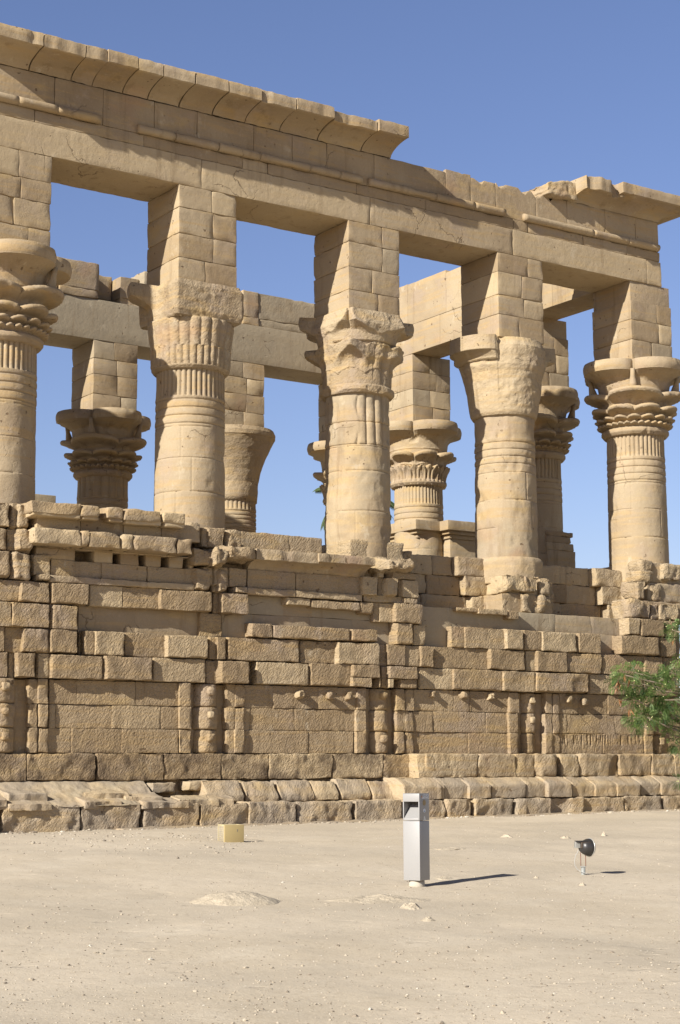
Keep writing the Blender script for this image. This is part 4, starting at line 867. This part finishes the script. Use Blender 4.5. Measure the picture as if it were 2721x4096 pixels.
b = B(); X0, X1 = fl(272, 0)[0], fl(400, 0)[0]; Z0, Z1 = fl(0, 452)[1], fl(0, 308)[1]
box(b, X0, X1+50*m_, -.36*u, .36*u, Z0, Z1, tint=0)
for i in range(9): zz = Z0+(Z1-Z0)*(i+.5)/9; box(b, X0-.004, X0+.001, -.36*u, .36*u, zz-.004, zz+.003, tint=0); box(b, X0+.004, X1-.004, -.36*u-.006, -.36*u, zz-.004, zz+.003, tint=0)
b.build('gear_case', GRM, root)
b = B(); box(b, X1, X1+230*m_, -.72*u, .2*u, Z0-.004, Z1-.006, tint=0)
for i in range(11): zz = Z0+(Z1-Z0)*(i+.5)/11; box(b, X1+.01, X1+222*m_, -.72*u-.008, -.72*u, zz-.003, zz+.002, tint=0)
b.build('cooling_fins', plain('brown_black_fins', (.07, .05, .035), .5, .3), ho)
b = B(); box(b, fl(275, 0)[0], fl(560, 0)[0], -.74*u, .42*u, Z1+.003, Z1+.012, tint=0); b.build('top_plate', BLK, root)
b = B(); cab = [(340, 490), (330, 540), (275, 620), (248, 740), (255, 850), (300, 930), (380, 990), (470, 1020), (560, 1040)]
tube(b, [(fl(x, y)[0], -.34*u-(.03 if x > 400 else 0), fl(x, y)[1]) for x, y in cab], 6*m_, 8); b.build('cable', plain('white_cable', (.36, .36, .34), .6), root)

# ================================================================== PLANTS
def leaf_mat(name, a, bcol, sc=6.):
    t = NT(name); p = t.pos(); tn = t.attr('tint')
    c = t.mix(t.ramp(tn, -1, 1), a, bcol); t.l(c, t.b.inputs['Base Color']); t.b.inputs['Roughness'].default_value = .55
    tr = t.n('ShaderNodeBsdfTranslucent'); t.l(c, tr.inputs[0]); ms = t.n('ShaderNodeMixShader'); ms.inputs[0].default_value = .42
    t.l(t.b.outputs[0], ms.inputs[1]); t.l(tr.outputs[0], ms.inputs[2]); t.l(ms.outputs[0], t.out.inputs[0]); return t.m
BARK = plain('grey_bark', (.22, .17, .12), .9, 0, .3, 14, .4)
TY = -4.5
def tp(px, py, Y): return face(px, py, Y)
tb = tp(3080, 3300, TY); base = np.array([tb[0], TY, 0]); base[2] = gnd(base[0], base[1])-.1
tree = tag(empty('feathery_tree', tuple(base)), 'feathery green acacia-like tree with brown pods reaching in from the right', 'tree')
crown_c = tp(3150, 2700, TY)
cl = [(2500, 2700, .26), (2480, 2730, .2), (2560, 2735, .28), (2620, 2760, .30), (2545, 2800, .26), (2600, 2830, .34), (2660, 2800, .34), (2590, 2870, .2), (2560, 2860, .18), (2680, 2690, .26), (2640, 2710, .22), (2715, 2720, .3), (2690, 2860, .3), (2540, 2690, .2),
      (2700, 2920, .24), (2535, 2870, .16), (2545, 2900, .1), (2705, 2970, .18), (2712, 2525, .2), (2690, 2520, .15), (2718, 2985, .09), (2716, 3125, .07), (2650, 2860, .24), (2720, 2640, .18)]
pts = [(tp(x, y, TY+RNG.uniform(-.5, .5)), r_) for x, y, r_ in cl]
for _ in range(70):
    d = RNG.normal(size=3); d /= np.linalg.norm(d); d = crown_c + d*np.array([2.0, 2.0, 2.1])*RNG.random()**.4
    pxx = 1360.5+F_PX*((d-CAM)@RT)/((d-CAM)@_fw)
    if pxx > 2790: pts.append((d, RNG.uniform(.3, .5)))
b = B(); lf = B(); pods = []; fw_ = B()
top = np.array([base[0]+.1, base[1], base[2]+1.6])
tube(b, [base, base+(top-base)*.5+(.06, 0, 0), top], [.16, .13, .11], 12)
hubs = [top + v for v in (np.array([-1.1, .2, .75]), np.array([-.6, -.2, 1.9]), np.array([.6, .6, 1.7]), np.array([.8, -.7, 1.2]), np.array([-1.3, .3, -.1]))]
for hb_ in hubs: tube(b, [top-(0, 0, .1), (top+hb_)/2+(0, 0, .12), hb_], [.08, .06, .04], 9)
for c, r_ in pts:
    hb_ = min(hubs, key=lambda k: np.linalg.norm(k-c)); mid = (c+hb_)/2+RNG.normal(size=3)*.08+(0, 0, .1); tube(b, [hb_, mid, c], [.035, .022, .010], 6)
    for _ in range(int(52*(r_/.3)**1.6)+10):
        d = RNG.normal(size=3); d *= r_*RNG.random()**.33/np.linalg.norm(d); o = c+d*np.array([1, 1, .85])
        ax_ = d/np.linalg.norm(d)*.9+RNG.normal(size=3)*.35+(0, 0, -.35); ax_ /= np.linalg.norm(ax_); sd_ = np.cross(ax_, RNG.normal(size=3)); sd_ /= np.linalg.norm(sd_); ln = RNG.uniform(.11, .21); tn = RNG.uniform(-1, 1)
        nl = 10; V = []; Qs = []
        for k in range(nl):
            p0 = o+ax_*ln*(k+.5)/nl + np.array([0, 0, -.25])*ln*(k/nl)**2; L_ = .06*math.sin(math.pi*(k+1.2)/(nl+1.6))+.012
            for sg in (-1, 1):
                tip = p0+(sd_*sg*.9+ax_*.45)*L_; w_ = ax_*.006; i0 = len(V); V += [p0, (p0+tip)/2+w_, tip, (p0+tip)/2-w_]; Qs.append([i0, i0+1, i0+2, i0+3])
        lf.add(V, Qs, tint=tn)
    if RNG.random() < .9:
        for _ in range(5):
            o = c+RNG.normal(size=3)*r_*.55; w_ = .012; f = fw_.n; v = ico*w_+o; fw_.add(v, IF, tint=RNG.uniform(-1, 1))
for x, y, n in ((2475, 2725, 7), (2470, 2750, 8), (2495, 2700, 4), (2520, 2720, 3), (2480, 2800, 6), (2520, 2840, 4), (2690, 2560, 3)):
    pod = B()
    for _ in range(n):
        o = tp(x+RNG.normal()*3.5, y+RNG.normal()*3.5, TY-.35); d = np.array([RNG.normal()*.3-.1, RNG.normal()*.3, -1]); d /= np.linalg.norm(d); e = np.cross(d, RNG.normal(size=3)); e /= np.linalg.norm(e)
        ln = RNG.uniform(.11, .18); pod.add([o, o+d*ln*.4+e*.016, o+d*ln, o+d*ln*.4-e*.016], [[0, 1, 2, 3]], tint=RNG.uniform(-1, 1))
    pods.append(pod)
def tpart(bb, nm, mat, smooth=True):
    o = bb.build(nm, mat, None, smooth=smooth); o.parent = tree; o.matrix_parent_inverse = Matrix.Translation(-base); return o
tpart(b, 'trunk', BARK); cr = tpart(lf, 'crown', leaf_mat('feathery_leaf', (.035, .08, .016), (.155, .23, .055)), False)
PODM = leaf_mat('brown_pod', (.16, .06, .02), (.36, .17, .06))
for pod in pods: tpart(pod, 'pod_cluster', PODM, False)
tpart(fw_, 'flowers', plain('pale_flower', (.55, .55, .25), .8), False)['kind'] = 'stuff'
# ---- palm beyond the kiosk
PYY = 44.
def palm(px, py, fr, label, Lf):
    c = face(px, py, PYY); z0 = float(gz(c[0], PYY)); root = tag(empty('palm_tree', (c[0], PYY, z0)), label, 'palm')
    b = B(); zz = np.linspace(z0-.2, c[2], 40); revolve(b, lambda T, Z: .2+.02*np.sin(Z*22)+.02*np.cos(T*5), zz, 16, cx=c[0], cy=PYY); t_ = b.build('trunk', BARK); f = B()
    for az, el_, dr in fr:
        d0 = np.array([math.cos(az)*math.cos(el_), math.sin(az)*math.cos(el_), math.sin(el_)]); P_ = []; p = c.copy(); d = d0.copy()
        for i in range(26): P_.append(p.copy()); p = p+d*Lf/26; d = d+np.array([0, 0, -dr/26]); d /= np.linalg.norm(d)
        P_ = np.array(P_); tube(f, P_, np.linspace(.04, .01, 26), 5, tint=.8); sd_ = np.cross(d0, (0, 0, 1)); sd_ /= np.linalg.norm(sd_)
        for i in np.linspace(3, 25, 60):
            k = min(24, int(i)); p0 = P_[k]+(P_[k+1]-P_[k])*(i-k); tg = P_[k+1]-P_[k]; tg /= np.linalg.norm(tg); L_ = .75*math.sin(math.pi*(i+2)/30)+.12
            for sg in (-1, 1):
                tip = p0+(sd_*sg*.75+tg*.55+np.array([0, 0, -.5]))*L_; e = tg*.03; f.add([p0-e, p0+e, (p0*.4+tip*.6)+e, tip], [[0, 1, 2, 3]], tint=RNG.uniform(-1, 1))
    o = f.build('fronds', leaf_mat('palm_leaf', (.05, .085, .03), (.16, .20, .08)), smooth=False)
    for x in (t_, o): x.parent = root; x.matrix_parent_inverse = Matrix.Translation(-np.array([c[0], PYY, z0]))
palm(1425, 2000, [(math.pi-YAW, .28, 2.3), (math.pi-YAW+.35, .1, 2.0), (-YAW, .5, 1.6), (.9, .8, 1.8), (2.2, .9, 1.5), (-1.6, .7, 2.0), (1.4, 1.2, 1.2), (-.2, 1.2, 1.4), (-1.1, .3, 1.8)], 'date palm far behind the kiosk with fronds showing between columns', 2.7)
